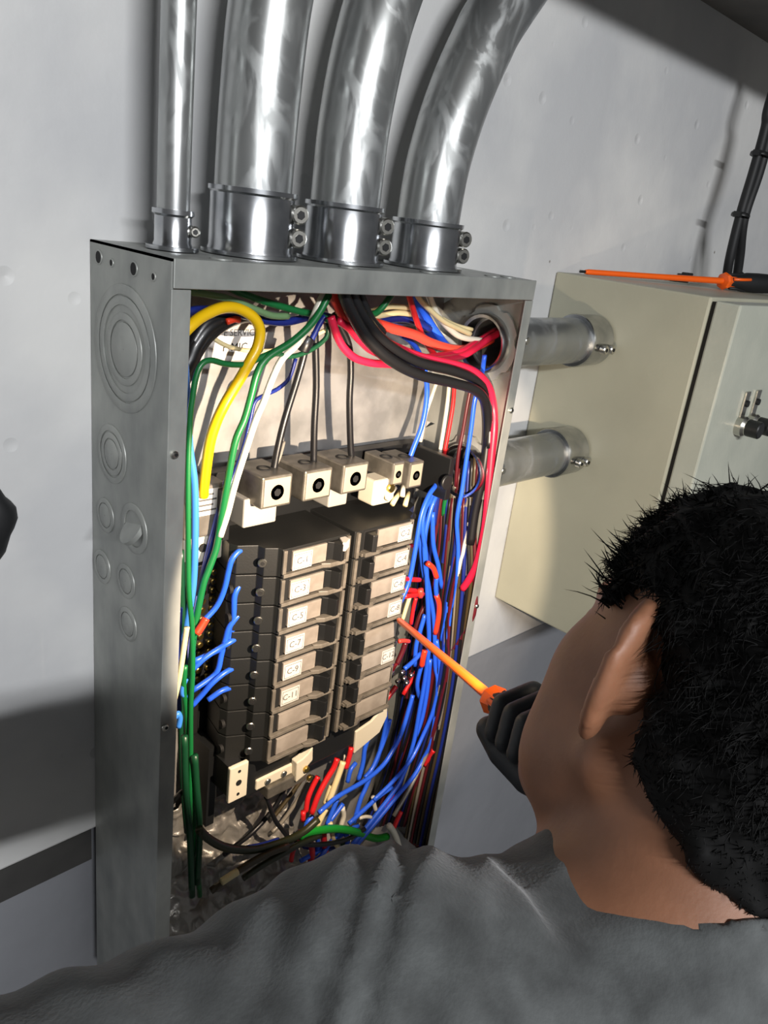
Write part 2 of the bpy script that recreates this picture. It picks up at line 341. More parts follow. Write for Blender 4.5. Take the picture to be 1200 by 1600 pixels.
# ------------------------------------------------------------------ beige cabinet on the right
CX, CB, CH, CW = .767, -.578, .003, .62
cb = thing('wall_cabinet', 'closed beige powder-coated steel cabinet on the wall right of the open box', 'cabinet', (CX, 0, CB))
boxo('body', (0, -.112, 0), (CW, WY - .0005, CH - CB), M['cab'], cb, bevel=.003)
boxo('door_gasket', (.006, -.119, .006), (CW - .006, -.112, CH - CB - .006), M['rubber'], cb)
dr = boxo('door', (.0, -.155, .004), (CW, -.119, CH - CB - .004), M['cabdoor'], cb, bevel=.003)
for lx, nm in ((.108, 'cam_lock'), (.150, 'cam_lock')):
    zz = .575 - .178 - .578 + .003 + .578
    z0 = -.178 - CB
    lk = cyl(nm, (lx, -.155, z0), (lx, -.168, z0), .0155, M['steel'], dr, 24, bev=.002) if False else None
    bm = bmesh.new(); lathe(bm, [(.0155, 0), (.0155, .010), (.0125, .014), (.0125, .015)], (lx, -.155, z0), (0, -1, 0), 24); lk = bm_obj('lock', bm, M['steel'], cb); smooth_angle(lk)
    cyl('lock_barrel', (lx, -.169, z0), (lx, -.190, z0), .0130, M['black'], lk, 20, bev=.0015)
    boxo('latch_arm', (lx - .008, -.1585, z0 + .006), (lx + .008, -.155, z0 + .052), M['steel'], lk, bevel=.001)
    cyl('latch_rivet', (lx, -.1585, z0 + .034), (lx, -.162, z0 + .034), .005, M['black'], lk, 12)

# ------------------------------------------------------------------ screwdrivers
def frame_from(axis):
    a = Vector(axis).normalized(); u = a.orthogonal().normalized(); v = a.cross(u); return Matrix((u, v, a)).transposed()
def screwdriver(tip, ring, label):
    tip = Vector(tip); ring = Vector(ring); L = (ring - tip).length; t = thing('screwdriver', label, 'screwdriver', tip)
    t.rotation_mode = 'QUATERNION'; t.rotation_quaternion = frame_from(ring - tip).to_quaternion()
    cyl('blade', (0, 0, 0), (0, 0, .012), .0022, M['steel'], t, 10)
    bm = bmesh.new(); lathe(bm, [(.0030, .010), (.0042, .016), (.0046, L * .5), (.0056, L - .002)], (0, 0, 0), (0, 0, 1), 18); smooth_angle(bm_obj('insulated_shaft', bm, M['orange'], t))
    bm = bmesh.new(); lathe(bm, [(.0056, L - .004), (.0135, L - .001), (.015, L + .003), (.0135, L + .008), (.0115, L + .013), (.0118, L + .034), (.010, L + .035)], (0, 0, 0), (0, 0, 1), 8); smooth_angle(bm_obj('guard_ring', bm, M['orange'], t), 30)
    bm = bmesh.new(); lathe(bm, [(.0112, L + .010), (.0124, L + .030), (.0165, L + .055), (.0172, L + .085), (.0165, L + .125), (.0155, L + .142), (.010, L + .150)], (0, 0, 0), (0, 0, 1), 12)
    h = bm_obj('handle', bm, M['rubber'], t); smooth_angle(h, 40)
    for k in range(4):
        a = math.pi / 2 * k + .4; c, s = math.cos(a), math.sin(a)
        me = tube_mesh('grip_rib', [(c * .0115, s * .0115, L + .014), (c * .0125, s * .0125, L + .034), (c * .0155, s * .0155, L + .052)], .0028, 6); link('grip_rib', me, M['orange'] if k % 2 else M['rubber'], h)
    return t
TIP = PY(620, 966, .022); RING = PD(771, 1093, .765)
screwdriver(TIP, RING, 'orange insulated screwdriver held in the gloved hand, tip at the breakers')
sd2 = screwdriver((.775, .108, .0085), (1.08, .012, .0178), 'orange insulated screwdriver lying on top of the beige cabinet')
sd2.children[0].data.materials[0] = M['black']
t = thing('small_clip', 'small black clip on the cabinet top behind the orange screwdriver', 'clip', (1.16, .128, .003))
bm = bmesh.new(); box(bm, -.03, .022, -.008, .008, 0, .010); bm_obj('clip_body', bm, M['black'], t, bevel=.002); boxo('clip_jaw', (.012, -.007, .010), (.036, .007, .018), M['black'], t, bevel=.002)

# ------------------------------------------------------------------ cable at upper right, blob at left edge
t = thing('hanging_cable', 'black double cable with zip ties running down to the beige cabinet', 'cable', (1.22, .055, .0))
pa = [PY(1206, 150, .06), PY(1196, 200, .06), PY(1178, 265, .06), PY(1157, 335, .06), PY(1141, 400, .06), PY(1135, 436, .062)]
pb = [PY(1212, 150, .054), PY(1203, 205, .054), PY(1186, 270, .054), PY(1163, 340, .054), PY(1156, 400, .056), PY(1151, 436, .058)]
off = np.array(t.location)
top = np.array([.04, .0, .20])
for P_ in (pa, pb):
    link('cable_strand', tube_mesh('cable_strand', spline([p - off for p in [P_[0] + top] + P_], 8), .0085), M['rubber'], t)
for (px, py) in ((1187, 241), (1157, 336)):
    c = PY(px, py, .057) - off; ringo('zip_tie', c + np.array([0, 0, -.003]), (.15, 0, 1), .012, .0165, .006, M['black'], t, 16)
    boxo('tie_head', tuple(c + np.array([-.022, -.008, -.004])), tuple(c + np.array([-.012, .004, .005])), M['black'], t)
bm = bmesh.new(); c = PY(-14, 812, .125)
bmesh.ops.create_icosphere(bm, subdivisions=3, radius=1)
for v in bm.verts:
    n = v.co.copy(); k = 1 + .12 * math.sin(5 * n.z + 1) + .06 * math.cos(4 * n.x)
    v.co = Vector((n.x * .022 * k, n.y * .020, n.z * .038 * k))
o = bm_obj('rubber_stopper', bm, M['rubber'], None, smooth=True); o.location = c; tag(o, 'black rounded rubber stopper on the white wall at the left edge', 'stopper')

# ------------------------------------------------------------------ breaker bank
ZT, PITCH = -.304, .0362
XC = .2665
base = thing('breaker_base', 'black moulded base plate carrying the breakers and cable lugs', 'breaker base', (0, 0, 0))
boxo('pan', (.118, .112, -.70), (.46, .128, -.248), M['black'], base, bevel=.001)
boxo('upright', (.452, .045, -.30), (.462, .128, -.240), M['black'], base, bevel=.001)
boxo('upright', (.112, .070, -.30), (.120, .128, -.243), M['black'], base, bevel=.001)
boxo('rear_rail', (.112, .112, -.262), (.462, .130, -.236), M['black'], base, bevel=.001)
o = cyl('round_boss', (.478 - .03, .0455, -.272), (.478 - .03, .041, -.272), .0105, M['blackm'], base, 20, bev=.001)
boxo('stand_off', (.15, .128, -.68), (.20, BD - .0016, -.28), M['black'], base); boxo('stand_off', (.38, .128, -.68), (.43, BD - .0016, -.28), M['black'], base)
boxo('side_shroud', (.112, .075, -.70), (.124, .112, -.58), M['black'], base); boxo('cover', (.150, .048, -.655), (.345, .112, -.582), M['black'], base, bevel=.002)
def breaker(sgn, row, text):
    side_w = 'left' if sgn < 0 else 'right'
    ords = ['top', 'second', 'third', 'fourth', 'fifth', 'sixth', 'seventh', 'lowest']
    lab = f'black circuit breaker, {ords[row]} in the {side_w} column' + (f', sticker {text}' if text else '')
    z1 = ZT - PITCH * row; t = thing('circuit_breaker', lab, 'breaker', (XC, .03, z1 - PITCH), group='circuit breakers in two columns')
    g = .0016; H = PITCH
    s = sgn
    def X(x): return s * x
    pts = [(.004, -.003), (.104, -.003), (.106, .003), (.119, .010), (.121, .020), (.142, .030), (.146, .040), (.138, .078), (.118, .082), (.004, .082)]
    bm = bmesh.new(); prism(bm, [(X(x), y) for x, y in pts], g, H); body = bm_obj('body', bm, M['blackm'], t, bevel=.0007)
    # grey moulded face frame: end bars, lower ledge that juts out, upper lip
    bm = bmesh.new()
    box(bm, min(X(.0995), X(.1045)), max(X(.0995), X(.1045)), -.0062, -.003, .004, H - .001)
    box(bm, min(X(.014), X(.1045)), max(X(.014), X(.1045)), -.0085, -.003, .0028, .0072)
    box(bm, min(X(.006), X(.0105)), max(X(.006), X(.0105)), -.0075, -.003, .0018, H - .001)
    prism(bm, [(X(.016), -.003), (X(.016), -.013), (X(.040), -.013), (X(.050), -.0085), (X(.050), -.003)], .0035, .0092)
    bm_obj('face_frame', bm, M['frame'], t, bevel=.0006)
    if not (s > 0 and row == 4) or True:
        boxo('face_plate', (X(.042), -.0062, .0100), (X(.092 if s < 0 else .102), -.003, H - .0035), M['plate'], t, bevel=.0004)
    boxo('shadow_gap', (X(.014), -.0034, .0074), (X(.0985), -.0029, .0100), M['dark'], t)
    boxo('recess', (X(.0925 if s < 0 else .0185), -.0036, .0088), (X(.0990 if s < 0 else .040), -.0028, H - .0012), M['dark'], t)
    # rocker handle in its dark well
    bm = bmesh.new(); prism(bm, [(X(.0205), -.003), (X(.0225), -.0165), (X(.0285), -.0185), (X(.0335), -.0085), (X(.0395), -.003)], .0105, H - .0035)
    hd = bm_obj('handle', bm, M['black'], t, bevel=.0008)
    if row == 0 and s < 0:  # bright highlight on the handle, modelled as an added white piece
        bm = bmesh.new(); prism(bm, [(X(.0125), -.0035), (X(.0125), -.0125), (X(.0250), -.0200), (X(.0285), -.0175), (X(.0215), -.0035)], H - .0125, H - .0015); bm_obj('highlight_tip', bm, M['sticker'], hd, label='blown highlight shaped as a white tip', bevel=.0008)
    if text:
        a, b = (.064, .0915) if s < 0 else (.078, .1015)
        st = boxo('sticker', (X(a), -.0069, .0090), (X(b), -.0060, .0295), M['sticker'], t)
        bm = bmesh.new(); xa, xb = sorted((X(a), X(b))); e = .0016; w_ = .0006
        for (p, q, r_, u_) in ((xa + e, xb - e, .0105, .0111), (xa + e, xb - e, .0274, .0280), (xa + e, xa + e + w_, .0105, .0280), (xb - e - w_, xb - e, .0105, .0280)): box(bm, p, q, -.00705, -.0069, r_, u_)
        bm_obj('printed_border', bm, M['ink'], st)
        text_part(text, .0115, M['ink'], st, ((xa + xb) / 2, -.0071, .0192), (math.pi / 2, 0, 0), depth=.0001)
    cx = .1215
    c = Vector((X(.1205), .0115, H * .5)); ax = Vector((X(.55), -1, 0)).normalized()
    sw = cyl('terminal_screw', c - ax * .001, c + ax * .0022, .0052, M['steel'], t, 14, bev=.0008)
    cyl('screw_slot', c + ax * .0021, c + ax * .0025, .0026, M['dark'], sw, 6)
    cyl('wire_port', (X(.1435), .034, H * .5), (X(.1475), .0345, H * .5), .0052, M['dark'], t, 12)
    return t
ROWS_L = ['C-1', 'C-3', 'C-5', 'C-7', 'C-9', 'C-11', None, None]
ROWS_R = ['C-2', 'C-4', 'C-6', 'C-8', None, 'C-12', None, None]
for r_ in range(8): breaker(-1, r_, ROWS_L[r_])
for r_ in range(8): breaker(1, r_, ROWS_R[r_])

# ------------------------------------------------------------------ cable lugs above the breakers
def lug(x, y, z, wd, hgt, dep, label, two=False):
    t = thing('cable_lug', label, 'lug', (x, y, z), group='cable lugs above the breakers')
    boxo('block', (-wd / 2, 0, 0), (wd / 2, dep, hgt), M['alu'], t, bevel=.0022)
    boxo('face', (-wd / 2 + .003, -.0008, .003), (wd / 2 - .003, .0006, hgt - .003), M['lug_lit_face'], t, bevel=.0006)  # torch light on the lug front, painted in as a paler plate
    r = min(wd, hgt) * .30
    rr = ringo('screw_bore', (0, .0005, hgt * .48), (0, -1, 0), r * .80, r * 1.06, .0012, M['galv'], t, 24)
    cyl('set_screw', (0, .0002, hgt * .48), (0, -.0008, hgt * .48), r * .80, M['galv'], t, 18); cyl('hex_socket', (0, -.0007, hgt * .48), (0, -.0012, hgt * .48), r * .42, M['dark'], t, 6)
    ringo('cable_hole', (0, dep * .45, hgt), (0, 0, 1), .006, .0085, .0008, M['dark'], t, 18)
for i, (px, py, lab) in enumerate(((433, 768, 'leftmost aluminium cable lug, black wire entering from above'), (497, 757, 'second aluminium cable lug from the left'), (555, 747, 'third aluminium cable lug from the left, copper strands at its top'))):
    p = PY(px, py, .042); lug(p[0], .042, p[2] - .0185, .041, .037, .058, lab)
p = PY(622, 741, .05); lug(p[0], .050, p[2] - .015, .021, .031, .055, 'narrow lug with small screw, left one of the right pair')
p = PY(650, 742, .05); lug(p[0], .050, p[2] - .018, .027, .036, .055, 'square lug with large ringed screw, right one of the pair')
for px, py, wd, lab in ((405, 796, .045, 'white insulator block under the leftmost lug'), (527, 768, .030, 'white insulator block between the second and third lugs')):
    p = PY(px, py, .065); t = tag(boxo('insulator_block', (p[0] - wd / 2, .062, p[2] - .018), (p[0] + wd / 2, .112, p[2] + .016), M['whitep'], bevel=.002), lab, 'insulator')
p = PY(600, 770, .055); t = thing('neutral_clamp', 'pale ivory clamp with cut wire ends, left of the paired lugs', 'clamp', tuple(p))
bm = bmesh.new(); prism(bm, [(-.018, 0), (.020, .0), (.024, .03), (-.018, .03)], -.016, .018); bm_obj('clamp_body', bm, M['ivory'], t, bevel=.003)
cyl('brass_screw', (.008, -.001, .006), (.008, -.006, .006), .006, M['brass'], t, 14, bev=.001)
for i, (a, b) in enumerate((((605, 780), (617, 762)), ((613, 788), (624, 769)), ((629, 775), (630, 758)), ((633, 790), (638, 770)), ((606, 779), (603, 762)))):
    q = [PY(*a, .048) - p, PY(*b, .060) - p]; link('wire_end', tube_mesh('wire_end', q, .0034), M['w_cream'] if i % 2 else M['w_white'], t)
# lower terminal pieces
p = PY(373, 1223, .035)
t = thing('terminal_plate', 'ivory plate with three holes below the left breaker column', 'terminal plate', (p[0], .035, p[2] - .026))
boxo('plate', (-.0135, 0, 0), (.0135, .006, .052), M['ivory'], t, bevel=.0015); boxo('bracket', (-.010, .006, .004), (.010, .077, .048), M['black'], t)
for z, r in ((.043, .0022), (.026, .0042), (.009, .0022)): cyl('hole', (0, -.0004, z), (0, .001, z), r, M['dark'], t, 12)
p = PY(445, 1203, .045)
t = thing('neutral_bar', 'pale metal bar with clips at the bottom of the breaker bank', 'terminal bar', (p[0], .045, p[2]))
boxo('bar', (-.045, .0, -.012), (.040, .030, .004), M['ivory'], t, bevel=.002); boxo('bar_step', (-.03, -.006, -.030), (.034, .02, -.012), M['alu'], t, bevel=.002)
boxo('bracket', (-.03, .03, -.012), (.03, .067, .0), M['alu'], t)
for i in range(3): cyl('bar_screw', (-.028 + .026 * i, -.0005, -.004), (-.028 + .026 * i, -.003, -.004), .0045, M['steel'], t, 12, bev=.0008)
p = PY(476, 1196, .035)
t = thing('metal_clip', 'jagged ivory clip with brass screws right of the terminal bar', 'clip', tuple(p))
bm = bmesh.new(); V_ = [(-.012, -.022), (.006, -.016), (.006, -.004), (.014, .002), (.012, .024), (.004, .016), (-.004, .012), (-.014, .010)]
a_ = [bm.verts.new((x, 0, z)) for x, z in V_]; b_ = [bm.verts.new((x, .012, z)) for x, z in V_]; n_ = len(V_); bm.faces.new(a_); bm.faces.new(b_)
for i in range(n_): bm.faces.new((a_[i], a_[(i + 1) % n_], b_[(i + 1) % n_], b_[i]))
bm_obj('clip_body', bm, M['ivory'], t, bevel=.0015); boxo('clip_stem', (-.010, .012, -.010), (.004, .077, .002), M['alu'], t)
for dx, dz in ((.002, -.006), (.010, -.024)): cyl('brass_screw', (dx, -.004, dz), (dx, .001, dz), .0045, M['brass'], t, 12, bev=.0008)
p = PY(577, 1138, .05)
t = thing('end_plate', 'dull metal end plate under the right breaker column', 'end plate', (p[0], .045, p[2]))
bm = bmesh.new(); V_ = [(-.030, -.028), (.018, -.012), (.030, .012), (.026, .036), (-.002, .016), (-.032, .010)]
a_ = [bm.verts.new((x, 0, z)) for x, z in V_]; b_ = [bm.verts.new((x, .004, z)) for x, z in V_]; n_ = len(V_); bm.faces.new(a_); bm.faces.new(b_)
for i in range(n_): bm.faces.new((a_[i], a_[(i + 1) % n_], b_[(i + 1) % n_], b_[i]))
bm_obj('plate', bm, M['ivory'], t, bevel=.001); boxo('bracket', (-.02, .004, -.012), (.012, .067, .006), M['black'], t)
# grey control block and screw terminal strip in the left gutter
p = PY(322, 805, .085)
t = thing('control_relay', 'grey and white labelled relay block in the left wiring gutter', 'relay', tuple(p), rot=(0, 0, 0))
boxo('case', (-.026, .0, -.026), (.026, .0585, .034), M['frame'], t, bevel=.003); st = boxo('label', (-.022, -.0006, .0), (.020, .0004, .030), M['sticker'], t)
for k in range(4): boxo('printed_line', (-.018, -.0009, .005 + .006 * k), (.012 - .004 * (k % 2), -.0006, .007 + .006 * k), M['ink'], st)
boxo('base', (-.024, .004, -.058), (.026, .0585, -.027), M['ivory'], t, bevel=.002); cyl('screw', (.0, .004, -.040), (.0, .002, -.040), .005, M['dark'], t, 12)
p0 = PY(337, 888, .10); p1 = PY(317, 1066, .10)
t = thing('terminal_strip', 'upright grounding strip of small brass screws in the left gutter', 'terminal strip', (p1[0], .10, p1[2]))
hh = p0[2] - p1[2]; slope = (p0[0] - p1[0]) / hh
boxo('strip', (-.014, .004, -.008), (.018, .044, hh + .006), M['black'], t, bevel=.001)
for i in range(13):
    for j in range(2):
        z = hh * (i + .5) / 13; x = -.006 + .013 * j + slope * z * .3; o = cyl('brass_screw', (x, .005, z), (x, .0005, z), .0040, M['brass'], t, 10, bev=.0008)
        if j: cyl('screw_slot', (x, .0006, z), (x, .0002, z), .0018, M['dark'], o, 6)
# ------------------------------------------------------------------ WIRES  (colour, radius mm, [(picture x, picture y, depth y in metres)], label, group)
def wire(colr, r, pts, label, group=None, extra=None):
    P_ = [PY(a, b, y) for a, b, y in pts]; rr = r / 1000. + .0025
    for i, p in enumerate(P_):                      # keep it inside the box walls: slide it along its line of sight
        for lim, hi in ((BW - rr, 1), (rr, 0)):
            if ('opening' not in label) and ((p[0] > lim) if hi else (p[0] < lim)):
                t = (lim - CAM[0]) / (p[0] - CAM[0]); q = CAM + (p - CAM) * t
                P_[i] = q if q[1] > .002 else np.array([lim, p[1], p[2]])
    c = P_[0]
    me = tube_mesh('wire', spline([p - c for p in P_], 5), r / 1000., 8)
    o = link('wire', me, M['w_' + colr]); o.location = c; tag(o, label, 'wire', group)
    return o
G1 = 'wires crossing the top of the box'; G2 = 'wires in the left gutter'; G3 = 'blue wires down the right gutter'; G4 = 'red wires beside the right breakers'; G5 = 'tangle of wires at the box bottom'
wire('yellow', 5.6, [(280, 528, .04), (297, 510, .04), (317, 494, .045), (347, 481, .05), (372, 482, .055), (395, 495, .055), (406, 515, .055), (403, 540, .055), (392, 562, .055), (375, 592, .058), (352, 630, .06), (337, 662, .065), (327, 697, .07), (319, 757, .078), (318, 775, .082)], 'thick yellow wire looping over at the top left', G1)
wire('sage', 3.6, [(285, 452, .06), (299, 456, .06), (335, 462, .06), (360, 468, .062), (400, 484, .066), (425, 493, .07), (450, 494, .074)], 'pale sage green wire running right from the top left corner', G1)
wire('green', 3.8, [(350, 446, .07), (372, 456, .07), (410, 470, .07), (465, 486, .07), (490, 491, .068), (520, 502, .066), (544, 506, .064), (573, 494, .062), (592, 486, .062), (613, 459, .06), (617, 448, .06)], 'green wire sagging across the top behind the black cables', G1)
wire('navy', 4.5, [(283, 500, .085), (297, 487, .085), (330, 485, .085), (380, 492, .085), (410, 500, .085), (447, 503, .085), (480, 496, .085), (505, 494, .085), (535, 501, .085), (575, 503, .085), (610, 499, .085), (640, 500, .085), (672, 515, .08)], 'dark blue wire crossing the whole box under the green one', G1)
for d, r, nm in ((0, 9, 'middle'), (12, 8, 'lowest'), (-10, 7, 'topmost')):
    wire('black', r, [(283, 590 + d, .09), (297, 560 + d, .09), (305, 540 + d, .09), (322, 515 + d, .09), (345, 500 + d * .6, .092), (368, 492 + d * .3, .095), (395, 490, .10)], nm + ' black cable of the thick bundle behind the yellow loop', 'black cables behind the yellow loop')
wire('tape', 3.5, [(354, 503, .08), (366, 499, .08), (374, 500, .08)], 'short orange wire end in front of the black bundle', G1)
wire('cream', 2.4, [(326, 520, .10), (340, 533, .10), (362, 543, .10), (392, 548, .10), (430, 547, .10), (455, 540, .095), (485, 527, .09), (510, 515, .09)], 'thin cream wire sagging under the printed label', G1)
wire('green', 4.0, [(519, 450, .05), (510, 468, .05), (500, 487, .05), (483, 510, .05), (455, 535, .052), (420, 557, .055), (403, 580, .056), (392, 620, .058), (382, 655, .06), (367, 692, .062), (355, 757, .066), (345, 815, .07), (338, 856, .07), (326, 890, .07), (318, 912, .07), (309, 955, .07), (303, 990, .07), (298, 1040, .07)], 'dark green wire falling from top centre along the white one', G1)
wire('green', 3.0, [(455, 535, .056), (430, 548, .057), (408, 558, .058), (385, 569, .058), (355, 569, .058), (330, 563, .058), (315, 569, .058), (306, 590, .058), (301, 620, .058), (297, 655, .058), (294, 730, .058), (294, 832, .058), (295, 921, .056), (300, 977, .055), (301, 1048, .055), (298, 1105, .055), (298, 1185, .055), (297, 1300, .055), (300, 1400, .055)], 'green wire branching left and dropping down beside the left flange', G2)
wire('dkgreen', 2.6, [(512, 505, .06), (510, 527, .06), (485, 547, .06), (455, 557, .06), (432, 553, .06), (410, 560, .06)], 'dark green thin wire curling under the top centre crossing', G1)
wire('white', 3.8, [(510, 450, .055), (504, 462, .055), (495, 482, .055), (485, 505, .056), (465, 537, .058), (440, 562, .06), (424, 595, .06), (413, 625, .06), (400, 655, .06), (385, 700, .062), (367, 757, .064), (356, 800, .066), (344, 838, .068)], 'white wire falling from top centre to the left gutter', G1)
wire('navy', 3.2, [(508, 494, .058), (500, 505, .06), (488, 528, .062), (478, 545, .064)], 'short navy wire into the black splice at top centre', G1)
o = wire('black', 7.5, [(482, 528, .062), (477, 537, .062), (473, 547, .064)], 'black taped splice where the lug wires join', G1); o['category'] = 'wire splice'
wire('black', 4.2, [(478, 540, .064), (473, 562, .066), (462, 600, .068), (445, 655, .068), (434, 700, .068), (427, 738, .068)], 'black wire into the leftmost lug', 'black wires into the lugs')
wire('black', 4.2, [(492, 520, .064), (493, 547, .066), (494, 605, .068), (491, 667, .068), (490, 728, .068)], 'black wire into the second lug', 'black wires into the lugs')
wire('black', 4.2, [(523, 490, .068), (532, 510, .068), (545, 540, .068), (548, 580, .068), (546, 630, .068), (548, 700, .068), (551, 722, .068)], 'black wire into the third lug', 'black wires into the lugs')
wire('grey', 1.8, [(444, 690, .075), (438, 712, .07), (431, 728, .068)], 'thin bare grey wire beside the leftmost lug wire', G1)
wire('navy', 2.4, [(462, 560, .09), (452, 590, .09), (435, 607, .09), (412, 618, .09), (398, 628, .09), (391, 655, .09), (380, 700, .085), (362, 750, .08), (345, 800, .08), (332, 845, .08), (320, 890, .08), (311, 930, .08)], 'thin navy wire dipping left behind the white one', G1)
wire('ltblue', 4.0, [(288, 560, .075), (291, 600, .075), (293, 655, .075), (297, 705, .075), (304, 757, .075), (305, 832, .075), (303, 900, .075), (299, 935, .075), (290, 985, .078), (280, 1040, .08)], 'light blue wire dropping beside the green one in the left gutter', G2)
wire('lav', 2.6, [(352, 752, .085), (342, 790, .085), (331, 835, .085), (320, 880, .085), (309, 930, .085), (300, 985, .085), (290, 1040, .085)], 'lavender wire slanting down the left gutter', G2)
wire('coral', 6.2, [(517, 446, .05), (521, 460, .05), (528, 477, .05), (540, 495, .05), (560, 503, .056), (581, 504, .06), (613, 513, .06), (648, 523, .062), (672, 535, .064), (705, 545, .066), (735, 545, .066), (768, 530, .062)], 'coral red wire passing behind the black cables to the round opening', G1)
wire('crimson', 4.6, [(517, 495, .046), (521, 509, .046), (529, 530, .046), (540, 547, .046), (556, 560, .046), (580, 567, .046), (606, 569, .05), (635, 572, .054), (660, 577, .058)], 'crimson wire sagging lowest at the top centre', G1)
wire('crimson', 4.6, [(528, 500, .05), (545, 512, .05), (560, 529, .052), (578, 546, .056), (600, 556, .06), (625, 566, .062), (650, 576, .064)], 'crimson wire just above the lowest sagging one', G1)
wire('crimson', 5.6, [(560, 508, .045), (580, 523, .045), (608, 538, .045), (648, 555, .042), (680, 563, .038), (723, 573, .034), (748, 586, .03), (764, 606, .028), (771, 635, .026), (772, 670, .026), (768, 713, .026), (764, 760, .026), (758, 822, .026), (747, 875, .028), (735, 902, .032), (723, 920, .036)], 'thick crimson wire curving down inside the right flange', G1)
wire('crimson', 5.0, [(650, 556, .046), (681, 562, .05), (718, 557, .055), (740, 546, .055), (762, 530, .056), (790, 515, .056)], 'crimson wire entering the round opening, lower one', G1)
wire('crimson', 5.0, [(640, 562, .052), (690, 556, .058), (720, 549, .06), (745, 535, .062), (775, 517, .062)], 'crimson wire entering the round opening, upper one', G1)
wire('black', 6.8, [(534, 446, .03), (541, 470, .03), (553, 495, .03), (574, 529, .03), (608, 561, .028), (653, 585, .026), (707, 598, .024), (745, 611, .022), (760, 635, .024), (762, 680, .03), (755, 740, .035), (742, 800, .04), (735, 850, .05)], 'lower of the two thick black cables sweeping to the right flange', G1)
wire('black', 6.8, [(546, 446, .036), (556, 475, .036), (571, 500, .036), (600, 534, .036), (648, 564, .034), (707, 579, .03), (740, 592, .03), (762, 615, .032), (766, 650, .036), (764, 700, .04)], 'upper of the two thick black cables sweeping to the right flange', G1)
wire('black', 5.5, [(560, 446, .045), (566, 470, .045), (580, 500, .045), (598, 520, .046)], 'short black cable hanging right of the two thick ones', G1)
wire('blue', 5.6, [(648, 446, .09), (653, 470, .09), (664, 492, .09), (680, 518, .085), (700, 543, .08), (722, 552, .07)], 'blue wire entering the round opening from above', G1)
wire('navy', 5.0, [(640, 446, .095), (648, 480, .095), (662, 510, .09), (690, 545, .085)], 'navy wire beside the blue one at top right', G1)
wire('cream', 3.4, [(646, 446, .08), (654, 465, .08), (669, 482, .08), (693, 502, .075), (715, 513, .07), (735, 522, .065)], 'cream yellow wire entering the round opening', G1)
wire('cream', 2.6, [(660, 470, .085), (683, 492, .082), (710, 507, .075), (738, 515, .066)], 'second thinner cream wire entering the round opening', G1)
wire('white', 4.0, [(667, 446, .085), (674, 470, .085), (686, 495, .08), (704, 515, .075), (722, 527, .07), (752, 532, .06)], 'white wire entering the round opening', G1)
wire('white', 3.4, [(671, 490, .09), (684, 517, .09), (703, 533, .085), (716, 545, .08)], 'short white wire under the opening wires', G1)
wire('red', 3.8, [(634, 446, .07), (640, 465, .07), (648, 492, .07), (660, 525, .07), (672, 545, .07), (684, 560, .07)], 'red wire dropping from the top right into the crossing', G1)
wire('cream', 3.4, [(567, 493, .08), (585, 485, .08), (610, 479, .08), (640, 481, .08)], 'upper of the two short cream wires right of the black cables', G1)
wire('cream', 3.4, [(575, 497, .08), (597, 493, .08), (620, 489, .08), (644, 491, .08)], 'lower of the two short cream wires right of the black cables', G1)
wire('navy', 6, [(596, 500, .10), (625, 501, .10), (648, 503, .10)], 'short navy cable under the cream pair', G1)
wire('blue', 3.6, [(628, 524, .075), (642, 534, .075), (655, 552, .075), (664, 579, .075), (667, 617, .075), (660, 662, .075), (646, 700, .075), (637, 725, .075)], 'blue wire dropping to the paired lugs', G1)
wire('white', 2.6, [(683, 595, .10), (675, 618, .10), (665, 648, .10), (657, 690, .10)], 'left of two thin white wires below the black cables', G1)
wire('white', 2.8, [(702, 600, .09), (699, 630, .09), (694, 665, .09), (687, 708, .09)], 'right of two thin white wires below the black cables', G1)
wire('red', 3.0, [(710, 600, .085), (708, 630, .085), (703, 662, .085), (694, 710, .085)], 'thin red wire below the black cables', G1)
wire('maroon', 2.6, [(735, 608, .06), (729, 640, .06), (723, 675, .06), (716, 712, .06), (712, 760, .06)], 'maroon thin wire inside the right wall', G1)
wire('blue', 3.2, [(757, 555, .04), (752, 590, .045), (742, 625, .045), (736, 670, .045), (728, 723, .045), (722, 765, .045), (714, 812, .045), (716, 863, .042), (712, 928, .04), (701, 985, .04), (690, 1045, .04), (678, 1106, .04), (660, 1151, .04), (640, 1190, .035), (610, 1225, .03), (584, 1250, .03)], 'long lavender blue wire running the height of the right gutter', G3)
bpy.data.objects[-1] if False else None
wire('grey', 3.0, [(740, 760, .055), (731, 785, .055), (722, 808, .055), (717, 840, .055), (716, 900, .055), (711, 952, .055), (703, 1058, .05), (688, 1131, .045), (666, 1180, .04), (640, 1232, .035), (615, 1275, .03)], 'long grey wire against the right wall', G3)
wire('white', 2.8, [(733, 816, .035), (731, 832, .035), (726, 850, .035), (723, 866, .035), (718, 885, .038), (713, 925, .04)], 'frayed white wire end standing up in the right gutter', G3)
